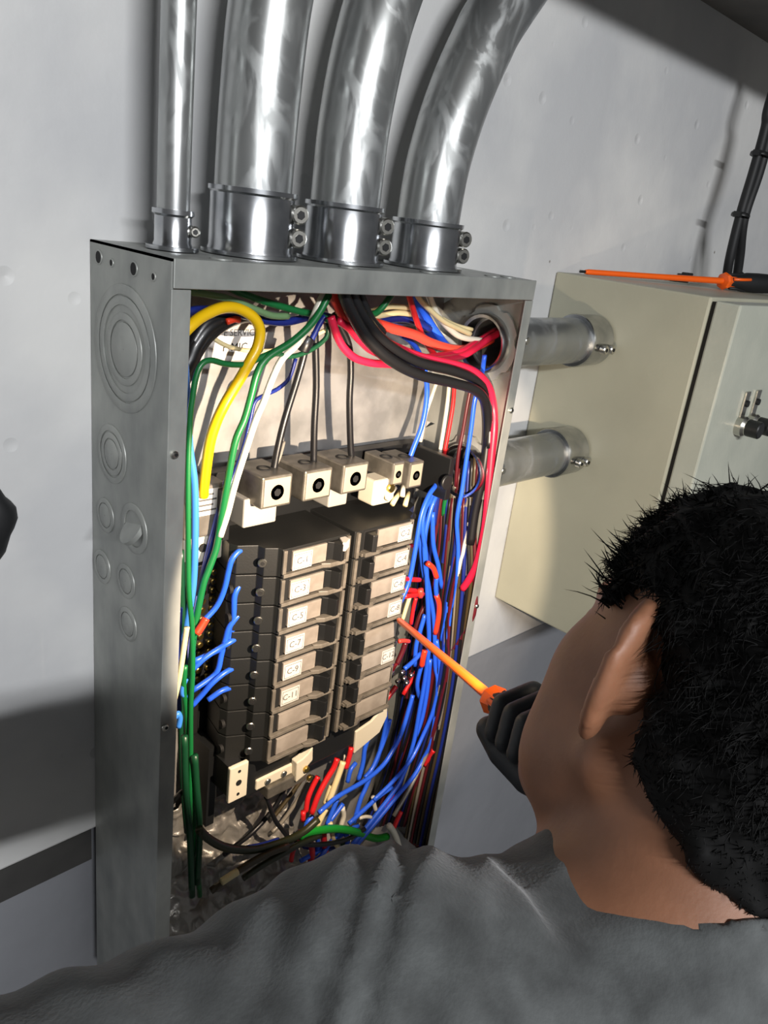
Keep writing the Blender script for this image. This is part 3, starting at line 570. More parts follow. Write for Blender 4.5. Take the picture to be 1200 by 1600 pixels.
B = [
 ([(683, 748, .07), (681, 758, .066), (670, 774, .06), (658, 806, .055), (648, 864, .052), (638, 912, .050), (620, 952, .046)], 'blue wire bowing left to the fourth right breaker'),
 ([(684, 756, .072), (675, 778, .068), (664, 795, .064), (660, 825, .06), (665, 864, .058), (667, 912, .056), (669, 960, .055), (670, 1010, .055), (664, 1062, .055), (656, 1107, .052), (645, 1165, .048), (625, 1221, .042), (590, 1270, .035), (549, 1322, .028)], 'blue wire, innermost of the long ones in the right gutter'),
 ([(684, 770, .066), (675, 790, .062), (664, 836, .06), (664, 880, .058), (670, 919, .056), (677, 960, .054), (679, 990, .052), (680, 1040, .05), (684, 1065, .05), (680, 1115, .048), (673, 1160, .046), (662, 1185, .042), (647, 1212, .038), (621, 1243, .034), (582, 1291, .03), (545, 1334, .026)], 'blue wire, outermost of the long ones in the right gutter'),
 ([(676, 800, .068), (677, 850, .066), (685, 885, .064), (690, 918, .064)], 'short blue wire fanning out right below the bundle tie'),
 ([(668, 782, .072), (659, 810, .07), (657, 850, .068), (662, 895, .066), (665, 905, .066)], 'short blue wire hidden left of the bundle'),
 ([(664, 960, .062), (656, 987, .062), (650, 1010, .062), (648, 1040, .062)], 'blue wire crossing under the screwdriver shaft'),
 ([(658, 1020, .058), (645, 1034, .056), (632, 1045, .054)], 'short blue wire pointing to the metal ferrules'),
 ([(660, 1035, .064), (652, 1067, .064), (655, 1090, .064)], 'blue wire below the red sleeve'),
 ([(645, 1086, .058), (639, 1107, .056), (633, 1128, .054), (625, 1150, .052), (616, 1168, .048), (599, 1195, .044), (571, 1219, .040), (527, 1245, .036), (498, 1270, .032)], 'blue wire sweeping left across the box bottom'),
 ([(602, 1112, .07), (603, 1130, .068), (597, 1160, .066), (588, 1190, .062), (578, 1205, .06)], 'blue wire beside the metal end plate, left of the pair'),
 ([(609, 1124, .068), (604, 1145, .066), (595, 1170, .064), (582, 1200, .06), (570, 1215, .058)], 'blue wire beside the metal end plate, right of the pair'),
 ([(576, 1152, .05), (570, 1170, .05), (567, 1193, .048), (560, 1218, .046)], 'short blue wire dropping below the end plate'),
 ([(578, 1214, .042), (571, 1232, .040), (563, 1250, .038), (553, 1285, .034)], 'blue wire below the sweeping one, nearest the middle'),
 ([(612, 1230, .034), (590, 1246, .033), (569, 1265, .032), (545, 1287, .03)], 'blue wire running left under the long gutter wires'),
 ([(527, 1249, .048), (519, 1268, .046), (511, 1288, .044)], 'left of two short blue wires by the cream ones'),
 ([(536, 1256, .05), (524, 1272, .048), (508, 1293, .046)], 'right of two short blue wires by the cream ones'),
 ([(556, 1192, .066), (548, 1203, .064), (543, 1222, .062)], 'short blue wire under the breaker bank'),
 ([(682, 1000, .05), (687, 1040, .05), (684, 1080, .05), (679, 1120, .048)], 'blue wire right of the long ones below the screwdriver'),
 ([(672, 1030, .052), (668, 1075, .052), (660, 1120, .05), (650, 1150, .05)], 'blue wire between the long ones below the screwdriver'),
 ([(700, 940, .07), (698, 960, .07), (690, 1000, .07)], 'short blue wire against the lavender one'),
 ([(490, 1275, .05), (480, 1285, .05), (476, 1300, .05)], 'short blue wire end at the left of the tangle'),
 ([(560, 1290, .05), (540, 1300, .05), (505, 1325, .045), (470, 1345, .04)], 'blue wire under the green one at the bottom'),
 ([(530, 1300, .04), (515, 1318, .04), (500, 1340, .036), (480, 1352, .036)], 'blue wire end at the bottom beside the shirt'),
]
for pts, lab in B: wire('blue', 3.5, pts, lab, G3)
wire('navy', 5.5, [(686, 744, .085), (683, 765, .085), (680, 790, .085), (676, 820, .085)], 'navy cable at the top of the blue bundle', G3)
wire('maroon', 3.6, [(695, 748, .09), (690, 775, .09), (684, 810, .09), (680, 850, .09)], 'maroon wire behind the top of the blue bundle', G3)
wire('green', 3.6, [(705, 755, .08), (700, 770, .08), (695, 785, .082), (693, 805, .085)], 'short light green wire end right of the blue bundle', G3)
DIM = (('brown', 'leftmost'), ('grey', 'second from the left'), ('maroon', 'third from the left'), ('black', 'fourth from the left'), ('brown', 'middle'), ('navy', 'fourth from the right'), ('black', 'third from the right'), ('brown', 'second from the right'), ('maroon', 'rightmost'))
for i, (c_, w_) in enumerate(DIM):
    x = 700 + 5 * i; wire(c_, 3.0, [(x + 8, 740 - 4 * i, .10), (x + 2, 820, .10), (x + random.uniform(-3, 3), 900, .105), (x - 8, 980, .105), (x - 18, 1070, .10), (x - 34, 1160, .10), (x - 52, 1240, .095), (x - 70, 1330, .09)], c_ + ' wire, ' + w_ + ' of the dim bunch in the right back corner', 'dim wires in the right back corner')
for i in range(16):  # unseen dark wires, added to blacken the shaded back of the gutter
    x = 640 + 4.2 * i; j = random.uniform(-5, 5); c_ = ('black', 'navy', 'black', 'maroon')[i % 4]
    wire(c_, 3.4, [(x + 22, 778, .118), (x + 14 + j, 860, .108), (x + 4 - j, 950, .112), (x - 6 + j, 1040, .108), (x - 22, 1130, .11), (x - 44 - j, 1210, .105), (x - 72, 1290, .10)], c_ + ' wire added to darken the gutter behind the bright blue bundle', 'dark wires added for the shade behind the blue bundle')
wire('tape', 4.0, [(668, 880, .045), (677, 888, .045), (682, 902, .045)], 'orange red sleeve, upper one among the blue wires', G4)
wire('tape', 4.0, [(682, 930, .045), (686, 945, .045), (685, 965, .046), (680, 990, .05)], 'orange red sleeve above the screwdriver shaft', G4)
wire('blue', 3.4, [(682, 902, .046), (681, 918, .046), (682, 930, .046)], 'blue stretch between the two orange sleeves', G3)
wire('tape', 4.4, [(664, 1016, .05), (661, 1028, .05), (659, 1040, .052)], 'orange red sleeve below the screwdriver shaft', G4)
R_ = [
 ('red', 3.6, [(628, 903, .05), (640, 905, .052), (656, 906, .054)], 'uppermost short red wire beside the third right breaker'),
 ('red', 3.6, [(625, 922, .05), (638, 922, .052), (650, 923, .054)], 'middle short red wire beside the third right breaker'),
 ('red', 3.6, [(632, 932, .05), (646, 930, .052), (661, 928, .054)], 'lower short red wire beside the third right breaker'),
 ('coral', 4.5, [(657, 921, .05), (657, 932, .052)], 'stubby coral wire end beside the short red wires'),
 ('cream', 3.0, [(640, 933, .06), (635, 948, .06), (629, 968, .06)], 'cream wire beside the fourth right breaker'),
 ('red', 3.0, [(650, 934, .062), (646, 950, .062), (642, 975, .062)], 'red wire beside the cream one at the fourth right breaker'),
 ('maroon', 3.6, [(664, 945, .075), (655, 965, .075), (647, 990, .075)], 'maroon wire behind the orange screwdriver'),
 ('coral', 3.2, [(623, 1002, .05), (631, 1001, .05), (639, 1002, .052)], 'short coral wire beside the fifth right breaker'),
 ('maroon', 4.0, [(634, 1003, .058), (628, 1020, .058), (620, 1038, .058)], 'dark red wire below the coral one'),
 ('red', 3.8, [(618, 1036, .054), (613, 1045, .054), (611, 1053, .054)], 'red wire end above the metal ferrules'),
 ('red', 3.6, [(619, 1072, .05), (609, 1086, .05), (598, 1100, .05)], 'red wire between the ferrules and the end plate'),
 ('red', 3.4, [(667, 1012, .09), (650, 1050, .09), (630, 1085, .09)], 'red wire deep behind the blue ones'),
 ('red', 3.2, [(612, 836, .07), (613, 850, .07), (627, 860, .07), (644, 852, .075)], 'thin red wire beside the first right breaker'),
 ('red', 3.6, [(614, 1240, .04), (608, 1250, .04), (600, 1262, .04)], 'short red wire beside the long blue ones at the bottom'),
 ('red', 3.8, [(678, 1172, .06), (672, 1182, .06), (664, 1196, .06)], 'short red wire against the lower right wall'),
 ('red', 3.6, [(627, 1268, .05), (619, 1285, .05), (613, 1300, .05)], 'short red wire at the lower right corner'),
]
for c, r, p, lab in R_: wire(c, r, p, lab, G4)
for i, (x, y) in enumerate(((613, 1055), (622, 1067), (604, 1074), (629, 1054), (632, 1063), (643, 1058), (636, 1070))):
    P_ = PY(x, y, .05); o = cyl('crimp_ferrule', P_ - np.array([.004, 0, -.003]), P_ + np.array([.004, .002, .003]), .0032, M['steel'], None, 12, bev=.0008)
    tag(o, 'small bright crimp ferrule right of the lowest right breakers', 'ferrule', 'crimp ferrules')
T_ = [
 ('red', 4.2, [(527, 1185, .05), (521, 1200, .05), (510, 1218, .05), (497, 1243, .048), (487, 1271, .046)], 'thick red wire at the lower centre, left of the cream ones'),
 ('red', 3.8, [(497, 1213, .055), (489, 1228, .055), (481, 1248, .053), (478, 1268, .05)], 'leftmost red wire at the lower centre'),
 ('red', 4.0, [(549, 1168, .05), (545, 1185, .05), (540, 1200, .05)], 'red wire at the lower centre, right of the cream ones'),
 ('red', 4.0, [(474, 1268, .045), (473, 1282, .045)], 'short red stub left of the blue one at the bottom'),
 ('cream', 4.6, [(536, 1190, .046), (530, 1208, .046), (522, 1230, .045), (514, 1252, .044)], 'thick cream wire at the lower centre'),
 ('cream', 4.0, [(518, 1228, .05), (513, 1240, .05), (508, 1256, .05)], 'cream wire alongside the thick cream one'),
 ('cream', 4.4, [(509, 1264, .044), (503, 1275, .044), (496, 1290, .044)], 'lower cream wire above the green loop'),
 ('white', 2.8, [(540, 1180, .06), (538, 1194, .06)], 'white stub under the breaker bank'),
 ('white', 3.2, [(583, 1245, .035), (585, 1258, .035), (587, 1265, .035)], 'short white stub between the blue wires at the bottom'),
 ('white', 2.8, [(562, 1278, .035), (572, 1276, .035), (580, 1277, .035)], 'short white wire lying level above the green loop'),
 ('white', 4.0, [(535, 1262, .05), (537, 1275, .05), (533, 1290, .05)], 'white wire behind the blue ones at the bottom'),
 ('cream', 3.6, [(516, 1286, .04), (519, 1303, .04), (524, 1318, .04), (533, 1330, .04)], 'cream wire crossing under the green loop'),
 ('cream', 3.0, [(553, 1303, .04), (551, 1316, .04), (543, 1325, .04)], 'cream stub right of the crossing one'),
 ('red', 4.4, [(480, 1307, .04), (486, 1318, .04), (488, 1335, .04), (484, 1350, .04)], 'red wire end under the green loop, left one'),
 ('red', 4.4, [(506, 1303, .042), (507, 1318, .042), (510, 1337, .04)], 'red wire end under the green loop, middle one'),
 ('red', 3.4, [(470, 1298, .045), (464, 1315, .045), (458, 1330, .045), (455, 1345, .045)], 'red wire end under the green loop, far left one'),
 ('blue', 3.6, [(495, 1305, .045), (497, 1320, .045), (493, 1335, .045)], 'blue stub between the red ends'),
 ('blue', 4.2, [(541, 1302, .045), (543, 1318, .045), (538, 1340, .045)], 'blue stub under the right of the green loop'),
 ('navy', 3.6, [(475, 1322, .05), (500, 1328, .05), (525, 1325, .05)], 'navy wire lying level in the tangle'),
 ('dkgreen', 4.0, [(535, 1315, .05), (537, 1330, .05), (530, 1345, .05)], 'dark green stub in the tangle'),
 ('brightgreen', 5.8, [(468, 1307, .03), (480, 1301, .03), (500, 1297, .03), (526, 1295, .03), (553, 1299, .03), (575, 1307, .034), (590, 1310, .036), (605, 1307, .036)], 'thick bright green wire arching over the bottom tangle'),
 ('white', 5.0, [(608, 1290, .02), (615, 1300, .02), (622, 1318, .02), (627, 1345, .02)], 'white wire curving down at the bottom right corner'),
 ('olive', 5.4, [(311, 1296, .03), (328, 1312, .03), (352, 1324, .03), (380, 1328, .03), (407, 1326, .03), (451, 1312, .03), (475, 1299, .03), (497, 1280, .03)], 'thick olive cable sagging across the lower left'),
 ('black', 3.2, [(416, 1245, .05), (422, 1262, .05), (430, 1282, .05), (442, 1298, .05), (452, 1311, .05)], 'thin black wire dangling below the terminal bar'),
 ('black', 3.6, [(462, 1318, .03), (490, 1320, .03), (520, 1317, .03), (545, 1310, .03), (570, 1295, .03)], 'black wire looping in front of the green one'),
 ('olive', 4.4, [(380, 1372, .02), (410, 1352, .02), (440, 1335, .02), (470, 1318, .025), (500, 1305, .03)], 'olive cable rising from the shirt to the green loop'),
 ('brown', 4.6, [(330, 1392, .02), (370, 1362, .02), (410, 1338, .02), (450, 1322, .02)], 'brown cable rising from the shirt at the lower left'),
 ('navy', 3.6, [(385, 1325, .06), (410, 1320, .06), (435, 1312, .06)], 'navy wire behind the olive cable'),
 ('ivoryend', 5, [(346, 1378, .015), (358, 1370, .015), (371, 1362, .015)], 'cream wire end lying on the olive cables'),
 ('black', 3.4, [(455, 1195, .07), (447, 1225, .07), (430, 1260, .07), (395, 1300, .07), (350, 1335, .06)], 'black wire slanting down below the terminal bar'),
 ('grey', 3.0, [(485, 1215, .09), (465, 1250, .09), (440, 1285, .09), (425, 1300, .09)], 'grey wire slanting at the back below the metal clip'),
 ('brown', 3.0, [(476, 1212, .095), (452, 1245, .095), (425, 1280, .095)], 'brown wire slanting at the back below the metal clip'),
]
M['w_ivoryend'] = M['w_cream']
for c, r, p, lab in T_: wire(c, r, p, lab, G5)
# added crumpled silvery sheet, shaped for reflections off the lit lower back panel
bm = bmesh.new(); nx, nz = 70, 70
g = [[bm.verts.new((.02 + .26 * i / nx, .125 - .10 * (j / nz) ** 2 + .012 * mnoise.noise(Vector((i * .13, j * .13, 3))) + .006 * mnoise.noise(Vector((i * .4, j * .34, 7))), -.70 - .20 * j / nz + .010 * mnoise.noise(Vector((i * .15, j * .15, 9))))) for j in range(nz + 1)] for i in range(nx + 1)]
for i in range(nx):
    for j in range(nz): bm.faces.new((g[i][j], g[i + 1][j], g[i + 1][j + 1], g[i][j + 1]))
me = bpy.data.meshes.new('reflection_sheet'); bm.to_mesh(me); bm.free()
M['panel_reflection'] = mat('silver_panel_reflection', (150, 146, 140), .35, .5, (140, 136, 128), 30, .2, 60)
o = link('reflection_sheet', me, M['panel_reflection'], None, True); sm = o.modifiers.new('solid', 'SOLIDIFY'); sm.thickness = .001
tag(o, 'crumpled silvery wrapping standing in for reflections off the back panel, bottom left of the open box', 'overlay')
# blue control wires into the left breakers
LG = 'blue wires into the left breakers'
for pts, lab in (
 ([(383, 857, .062), (372, 862, .060), (362, 875, .060), (357, 892, .062), (352, 915, .064), (345, 935, .066), (335, 952, .068), (315, 973, .07)], 'blue wire from the top left breaker down to the red ferrule'),
 ([(380, 908, .062), (371, 920, .060), (366, 935, .060), (365, 970, .062), (360, 992, .064), (349, 1010, .066), (330, 1021, .068), (303, 1033, .07)], 'blue wire from the second left breaker into the gutter'),
 ([(380, 954, .062), (370, 964, .060), (358, 980, .062), (352, 1000, .064), (346, 1022, .066), (341, 1045, .066), (331, 1058, .068), (301, 1079, .07)], 'blue wire from the third left breaker into the gutter'),
 ([(371, 996, .062), (358, 1004, .060), (341, 1014, .064), (320, 1028, .066), (301, 1046, .07)], 'blue wire from the fourth left breaker into the gutter'),
 ([(368, 1042, .062), (350, 1052, .060), (331, 1068, .062), (317, 1084, .066), (300, 1103, .07)], 'blue wire from the fifth left breaker into the gutter'),
 ([(362, 1074, .062), (345, 1080, .062), (325, 1094, .066)], 'dim blue wire from the sixth left breaker')):
    wire('blue', 3.4, pts, lab, LG)
wire('tape', 4.6, [(322, 966, .062), (315, 978, .062), (307, 990, .062)], 'red ferrule sleeve on the uppermost left blue wire', LG)
L_ = [('cream', 3.2, [(292, 980, .05), (289, 1000, .05), (284, 1035, .05), (279, 1065, .05), (272, 1095, .05), (266, 1125, .05)], 'cream wire slanting behind the left flange'),
 ('green', 3.4, [(289, 1040, .06), (287, 1075, .06), (291, 1110, .06), (294, 1160, .06), (296, 1220, .06)], 'green wire low in the left gutter'),
 ('green', 3.4, [(302, 1000, .06), (298, 1060, .06), (297, 1150, .06), (300, 1240, .06), (306, 1320, .06), (312, 1400, .06)], 'green wire reaching down to the shirt in the left gutter'),
 ('dkgreen', 3.6, [(283, 860, .08), (284, 930, .08), (287, 990, .08), (290, 1060, .08)], 'dark green wire hugging the left wall'),
 ('dkgreen', 3.6, [(292, 880, .085), (290, 950, .085), (284, 1010, .085), (282, 1100, .085), (284, 1200, .085), (292, 1300, .085)], 'dark green wire deepest in the left gutter'),
 ('dkgreen', 4.2, [(304, 1180, .05), (308, 1240, .05), (312, 1300, .05), (308, 1380, .05)], 'dark green wire in the lower left shadow'),
 ('dkgreen', 4.2, [(288, 1150, .05), (290, 1230, .05), (297, 1310, .05), (300, 1400, .05)], 'dark green wire behind the lower left flange'),
 ('navy', 3.2, [(281, 950, .075), (279, 1000, .075), (277, 1050, .075), (280, 1110, .075)], 'navy wire just inside the left flange'),
 ('ltblue', 3.4, [(273, 1121, .045), (278, 1115, .045), (281, 1122, .045), (279, 1136, .045)], 'small light blue hooked wire end behind the left flange'),
 ('ltblue', 3.0, [(291, 1060, .06), (286, 1072, .06), (285, 1084, .06), (291, 1088, .06)], 'small light blue loop in the left gutter'),
 ('black', 3.2, [(262, 1262, .04), (272, 1250, .05), (284, 1238, .06), (300, 1228, .07)], 'thin black wire crossing the lower left gutter')]
for c, r, p, lab in L_: wire(c, r, p, lab, G2)
# ------------------------------------------------------------------ THE PERSON  (implicit surfaces meshed with surface nets)
def smin(a, b, k):
    h = np.clip(.5 + .5 * (b - a) / k, 0, 1); return b + (a - b) * h - k * h * (1 - h)
def smax(a, b, k): return -smin(-a, -b, k)
def cone(P, a, b, ra, rb):
    a = np.asarray(a, np.float32); b = np.asarray(b, np.float32); ab = b - a
    t = np.clip(((P - a) @ ab) / (ab @ ab + 1e-12), 0, 1); return np.linalg.norm(P - a - t[..., None] * ab, axis=-1) - (ra + (rb - ra) * t)
def ell(P, c, rad, Rm=None):
    q = P - np.asarray(c, np.float32)
    if Rm is not None: q = q @ np.asarray(Rm, np.float32).T
    rad = np.asarray(rad, np.float32); k0 = np.linalg.norm(q / rad, axis=-1); k1 = np.linalg.norm(q / rad ** 2, axis=-1)
    return k0 * (k0 - 1) / np.maximum(k1, 1e-9)
def axis_steps(*seg):                                              # (from, to, step) ... -> grid lines, fine where the form needs it
    out = [seg[0][0]]
    for a, b, s_ in seg:
        k = max(1, int(round((b - a) / s_))); out += list(a + (b - a) * (np.arange(k) + 1) / k)
    return np.array(out, np.float32)
def nets(fn, lo, hi, h, axes=None):
    if axes is None:
        lo = np.array(lo, np.float32); n = np.ceil((np.array(hi) - lo) / h).astype(int) + 1
        axes = [lo[i] + h * np.arange(n[i], dtype=np.float32) for i in range(3)]
    ax = axes; n = np.array([len(a) for a in ax]); D = np.empty(n, np.float32)
    for i0 in range(0, n[0], 12):
        X_, Y_, Z_ = np.meshgrid(ax[0][i0:i0 + 12], ax[1], ax[2], indexing='ij'); D[i0:i0 + 12] = fn(np.stack([X_, Y_, Z_], -1))
    S = D < 0; c = np.zeros(tuple(n - 1), int)
    for dx in (0, 1):
        for dy in (0, 1):
            for dz in (0, 1): c += S[dx:n[0] - 1 + dx, dy:n[1] - 1 + dy, dz:n[2] - 1 + dz]
    act = (c > 0) & (c < 8); idx = -np.ones(act.shape, int); I = np.argwhere(act); idx[act] = np.arange(len(I))
    acc = np.zeros((len(I), 3)); cnt = np.zeros(len(I)); cor = [(a, b, d) for a in (0, 1) for b in (0, 1) for d in (0, 1)]
    for i, p in enumerate(cor):
        for q in cor[i + 1:]:
            if sum(abs(np.array(p) - q)) != 1: continue
            a = D[I[:, 0] + p[0], I[:, 1] + p[1], I[:, 2] + p[2]]; b = D[I[:, 0] + q[0], I[:, 1] + q[1], I[:, 2] + q[2]]
            cr = (a < 0) != (b < 0); t = np.where(cr, a / np.where(cr, a - b, 1), 0)
            pos = np.array(p) + t[:, None] * (np.array(q) - np.array(p)); acc += pos * cr[:, None]; cnt += cr
    T_ = I + acc / cnt[:, None]; V = np.stack([np.interp(T_[:, i], np.arange(n[i]), ax[i]) for i in range(3)], 1); F = []
    for a in range(3):
        sl0 = [slice(None)] * 3; sl1 = [slice(None)] * 3; sl0[a] = slice(0, -1); sl1[a] = slice(1, None)
        e = S[tuple(sl0)] != S[tuple(sl1)]; E_ = np.argwhere(e); b, c_ = (a + 1) % 3, (a + 2) % 3
        E_ = E_[(E_[:, b] > 0) & (E_[:, c_] > 0) & (E_[:, b] < n[b] - 1) & (E_[:, c_] < n[c_] - 1)]
        ins = S[E_[:, 0], E_[:, 1], E_[:, 2]]; q = []
        for db, dc in ((0, 0), (-1, 0), (-1, -1), (0, -1)):
            J = E_.copy(); J[:, b] += db; J[:, c_] += dc; q.append(idx[J[:, 0], J[:, 1], J[:, 2]])
        q = np.stack(q, 1); q[~ins] = q[~ins][:, ::-1]; F.append(q[:, ::-1])
    return V, np.concatenate(F)
def nets_mesh(name, fn, lo, hi, h, mt, parent, label=None, smooth=2, axes=None):
    V, F = nets(fn, lo, hi, h, axes); me = bpy.data.meshes.new(name)
    me.vertices.add(len(V)); me.vertices.foreach_set('co', V.astype(np.float32).ravel()); me.loops.add(F.size); me.loops.foreach_set('vertex_index', F.ravel().astype(np.int32))
    me.polygons.add(len(F)); me.polygons.foreach_set('loop_start', np.arange(0, F.size, 4, dtype=np.int32)); me.polygons.foreach_set('loop_total', np.full(len(F), 4, np.int32))
    me.update(calc_edges=True); me.validate(); me.polygons.foreach_set('use_smooth', [True] * len(me.polygons))
    o = link(name, me, mt, parent, True, label)
    if smooth: s = o.modifiers.new('smooth', 'SMOOTH'); s.iterations = smooth; s.factor = .5
    return o, V, F
# head frame
Hc = PD(1112, 1085, .50)
f0 = RC @ np.array([-.33, -.30, .90]); u0 = RC @ np.array([.47, -.86, -.08]); u0 /= np.linalg.norm(u0); f0 -= u0 * f0.dot(u0); f0 /= np.linalg.norm(f0); l0 = np.cross(u0, f0)
HR = np.stack([f0, l0, u0], 0).astype(np.float32)              # rows: forward, left, up
def hw(f, l, u): return Hc + HR.T @ np.array([f, l, u])
NB = np.array([.004, -.512, -.318])                                # base of the neck
SHL = np.array([-.135, -.440, -.299]); SHR = np.array([.185, -.555, -.335])
ELL_ = np.array([-.385, -.345, -.312]); HANDL = np.array([-.50, -.26, -.52])
screw_ax = (RING - TIP) / np.linalg.norm(RING - TIP); HAND = RING + screw_ax * .104
ELR = np.array([.285, -.50, -.60]); WR = HAND + np.array([.022, -.045, -.052])
PEL = np.array([.03, -.56, -.86]); CH = np.array([.012, -.505, -.50])
def head_sdf(P):
    q = (P - Hc.astype(np.float32)) @ HR.T
    d = ell(q, (-.014, 0, .030), (.094, .073, .083))
    d = smin(d, ell(q, (.030, 0, -.020), (.058, .058, .082)), .03)
    d = smin(d, ell(q, (.042, 0, -.088), (.042, .040, .026)), .03)
    q2 = q.copy(); q2[..., 1] = np.abs(q2[..., 1])
    d = smin(d, cone(q2, (-.006, .052, -.058), (.062, .018, -.100), .017, .014), .022)
    d = smin(d, ell(q2, (.050, .038, -.022), (.026, .019, .022)), .02)            # cheekbone
    d = smin(d, ell(q2, (.036, .040, -.058), (.034, .019, .040)), .02)            # cheek
    d = smin(d, ell(q2, (.072, .022, .022), (.011, .022, .008)), .012)             # brow
    d = smax(d, -ell(q2, (.092, .031, .003), (.014, .017, .011)), .012)            # eye socket
    d = smin(d, ell(q2, (.070, .031, .002), (.0125, .0125, .0115)), .003)          # eyeball
    d = smin(d, cone(q, (.082, 0, .008), (.106, 0, -.026), .008, .012), .012)      # nose
    d = smin(d, ell(q2, (.098, .012, -.032), (.010, .008, .008)), .008)
    d = smin(d, ell(q, (.086, 0, -.055), (.012, .022, .006)), .006); d = smin(d, ell(q, (.085, 0, -.066), (.012, .019, .006)), .005)
    d = smin(d, ell(q, (.082, 0, -.096), (.016, .018, .014)), .015)
    # ears: tilted plate, rolled rim, lobe, hollow
    s = .3; er = (q2 - np.array([-.014, .0845, -.008], np.float32)) / 1.06
    ce, se = math.cos(.92), -math.sin(.92)                                        # flare away from the skull
    ef = er[..., 0] * ce + er[..., 1] * se * 1.0; el = -er[..., 0] * se + er[..., 1] * ce; eu = er[..., 2]
    tl = .16; a1 = ef * math.cos(tl) + eu * math.sin(tl); a2 = -ef * math.sin(tl) + eu * math.cos(tl)
    E3 = np.stack([a1, el, a2], -1)
    ear = ell(E3, (0, 0, .001), (.0205, .0050, .034))
    rim = 1e3
    pts = [(.013, .002, .010), (.012, .003, .026), (0, .003, .0345), (-.014, .003, .027), (-.0205, .003, .010), (-.0175, .002, -.010), (-.008, .001, -.025)]
    for a, b in zip(pts[:-1], pts[1:]): rim = np.minimum(rim, cone(E3, a, b, .0034, .0034))
    ear = smin(ear, rim, .007); ear = smax(ear, -ell(E3, (.003, .010, .002), (.010, .0085, .016)), .003)
    ear = smin(ear, ell(E3, (.002, 0, -.030), (.008, .0048, .010)), .006)
    ear = smin(ear, ell(E3, (.006, -.009, -.004), (.011, .009, .016)), .008)
    return smin(d, ear, .005)
def neck_sdf(P, g=0):
    a = hw(-.030, 0, -.050); b = NB + np.array([0, .0, .0])
    d = cone(P, a, b, .054 + g, .066 + g)
    return d
def torso_sdf(P, g=0.0):
    d = cone(P, SHL, NB + np.array([-.01, .006, -.020]), .058 + g, .062 + g)
    d = smin(d, cone(P, SHR, NB + np.array([.035, -.01, -.015]), .058 + g, .062 + g), .05)
    d = smin(d, ell(P, CH + np.array([0, 0, .02]), (.165 + g, .118 + g, .235 + g)), .06)
    d = smin(d, ell(P, (.02, -.53, -.72), (.150 + g, .108 + g, .20 + g)), .06)
    return d
def arm_up(P, g=0.0, gl=0.0):
    d = cone(P, SHL, ELL_, .056 + g, .041 + g + gl); return smin(d, cone(P, SHR, ELR, .056 + g, .041 + g + gl), .02)
def arm_low(P, g=0.0):
    d = cone(P, ELL_, HANDL, .040 + g, .026 + g); return smin(d, cone(P, ELR, WR, .040 + g, .026 + g), .02)
# right hand, closed round the screwdriver handle
A3 = screw_ax; tow = (WR - HAND); tow -= A3 * tow.dot(A3); tow /= np.linalg.norm(tow); B3 = tow; C3 = np.cross(A3, B3)
def hp(a, ang, r): return HAND + A3 * a + (B3 * math.cos(ang) + C3 * math.sin(ang)) * r
def fingers(scale_r=1.0):
    ch = []
    for k, (a, r) in enumerate(((-.036, .0100), (-.013, .0104), (.010, .0102), (.031, .0088))):
        r *= scale_r; R0 = .0275 + (.001 if k != 3 else -.001); seq = [hp(a, .15, R0 + .012), hp(a - .002, 1.15, R0 + .008), hp(a - .003, 2.25, R0), hp(a - .002, 3.35, R0 - .001), hp(a, 4.25, R0 - .001)]
        ch.append([(seq[i], seq[i + 1], r * (1.05 - .06 * i), r * (.99 - .06 * i)) for i in range(4)])
    th = [hp(.020, -.25, .040), hp(-.014, -.75, .036), hp(-.040, -1.25, .029), hp(-.058, -1.75, .0245)]
    ch.append([(th[i], th[i + 1], .0135 * scale_r - .001 * i, .0128 * scale_r - .001 * i) for i in range(3)]); return ch
def hand_sdf(P, sr=1.0, g=0.0):
    d = cone(P, hp(-.022, .05, .040), hp(.022, .02, .040), .016 + g, .015 + g)
    d = smin(d, cone(P, hp(-.020, -.25, .046), WR, .015 + g, .023 + g), .02); d = smin(d, cone(P, hp(.022, .2, .046), WR, .014 + g, .022 + g), .02)
    for chn in fingers(sr):
        fd = 1e3
        for a, b, ra, rb in chn: fd = np.minimum(fd, cone(P, a, b, ra, rb))
        d = smin(d, fd, .004)
    return d
def handl_sdf(P, g=0.0):
    dr = (HANDL - ELL_); dr /= np.linalg.norm(dr); sd = np.cross(dr, [0, 0, 1.]); sd /= np.linalg.norm(sd); nn = np.cross(dr, sd)
    d = cone(P, HANDL, HANDL + dr * .075, .022 + g, .024 + g)
    for k, (o, L) in enumerate(((-.030, .070), (-.010, .080), (.010, .074), (.029, .058))):
        a = HANDL + dr * .085 + sd * o; b = a + dr * L * .55 + nn * .01; c = b + dr * L * .35 + nn * .022
        d = smin(d, np.minimum(cone(P, a, b, .0098 + g, .009 + g), cone(P, b, c, .009 + g, .0078 + g)), .005)
        d = smin(d, cone(P, HANDL + dr * .045 + sd * o * .7, a, .015 + g, .011 + g), .008)
    a = HANDL + dr * .02 - sd * .022; b = a + dr * .04 - sd * .028 + nn * .01
    return smin(d, np.minimum(cone(P, a, b, .013 + g, .011 + g), cone(P, b, b + dr * .03 - sd * .004 + nn * .008, .011 + g, .009 + g)), .008)
def legs_sdf(P, g=0.0):
    d = ell(P, PEL, (.155 + g, .115 + g, .13 + g))
    for s in (-1, 1): d = smin(d, smin(cone(P, PEL + np.array([s * .085, 0, -.03]), (.03 + s * .11, -.54, -1.28), .085 + g, .055 + g), cone(P, (.03 + s * .11, -.54, -1.28), (.03 + s * .12, -.56, -1.67), .055 + g, .036 + g), .03), .04)
    return d
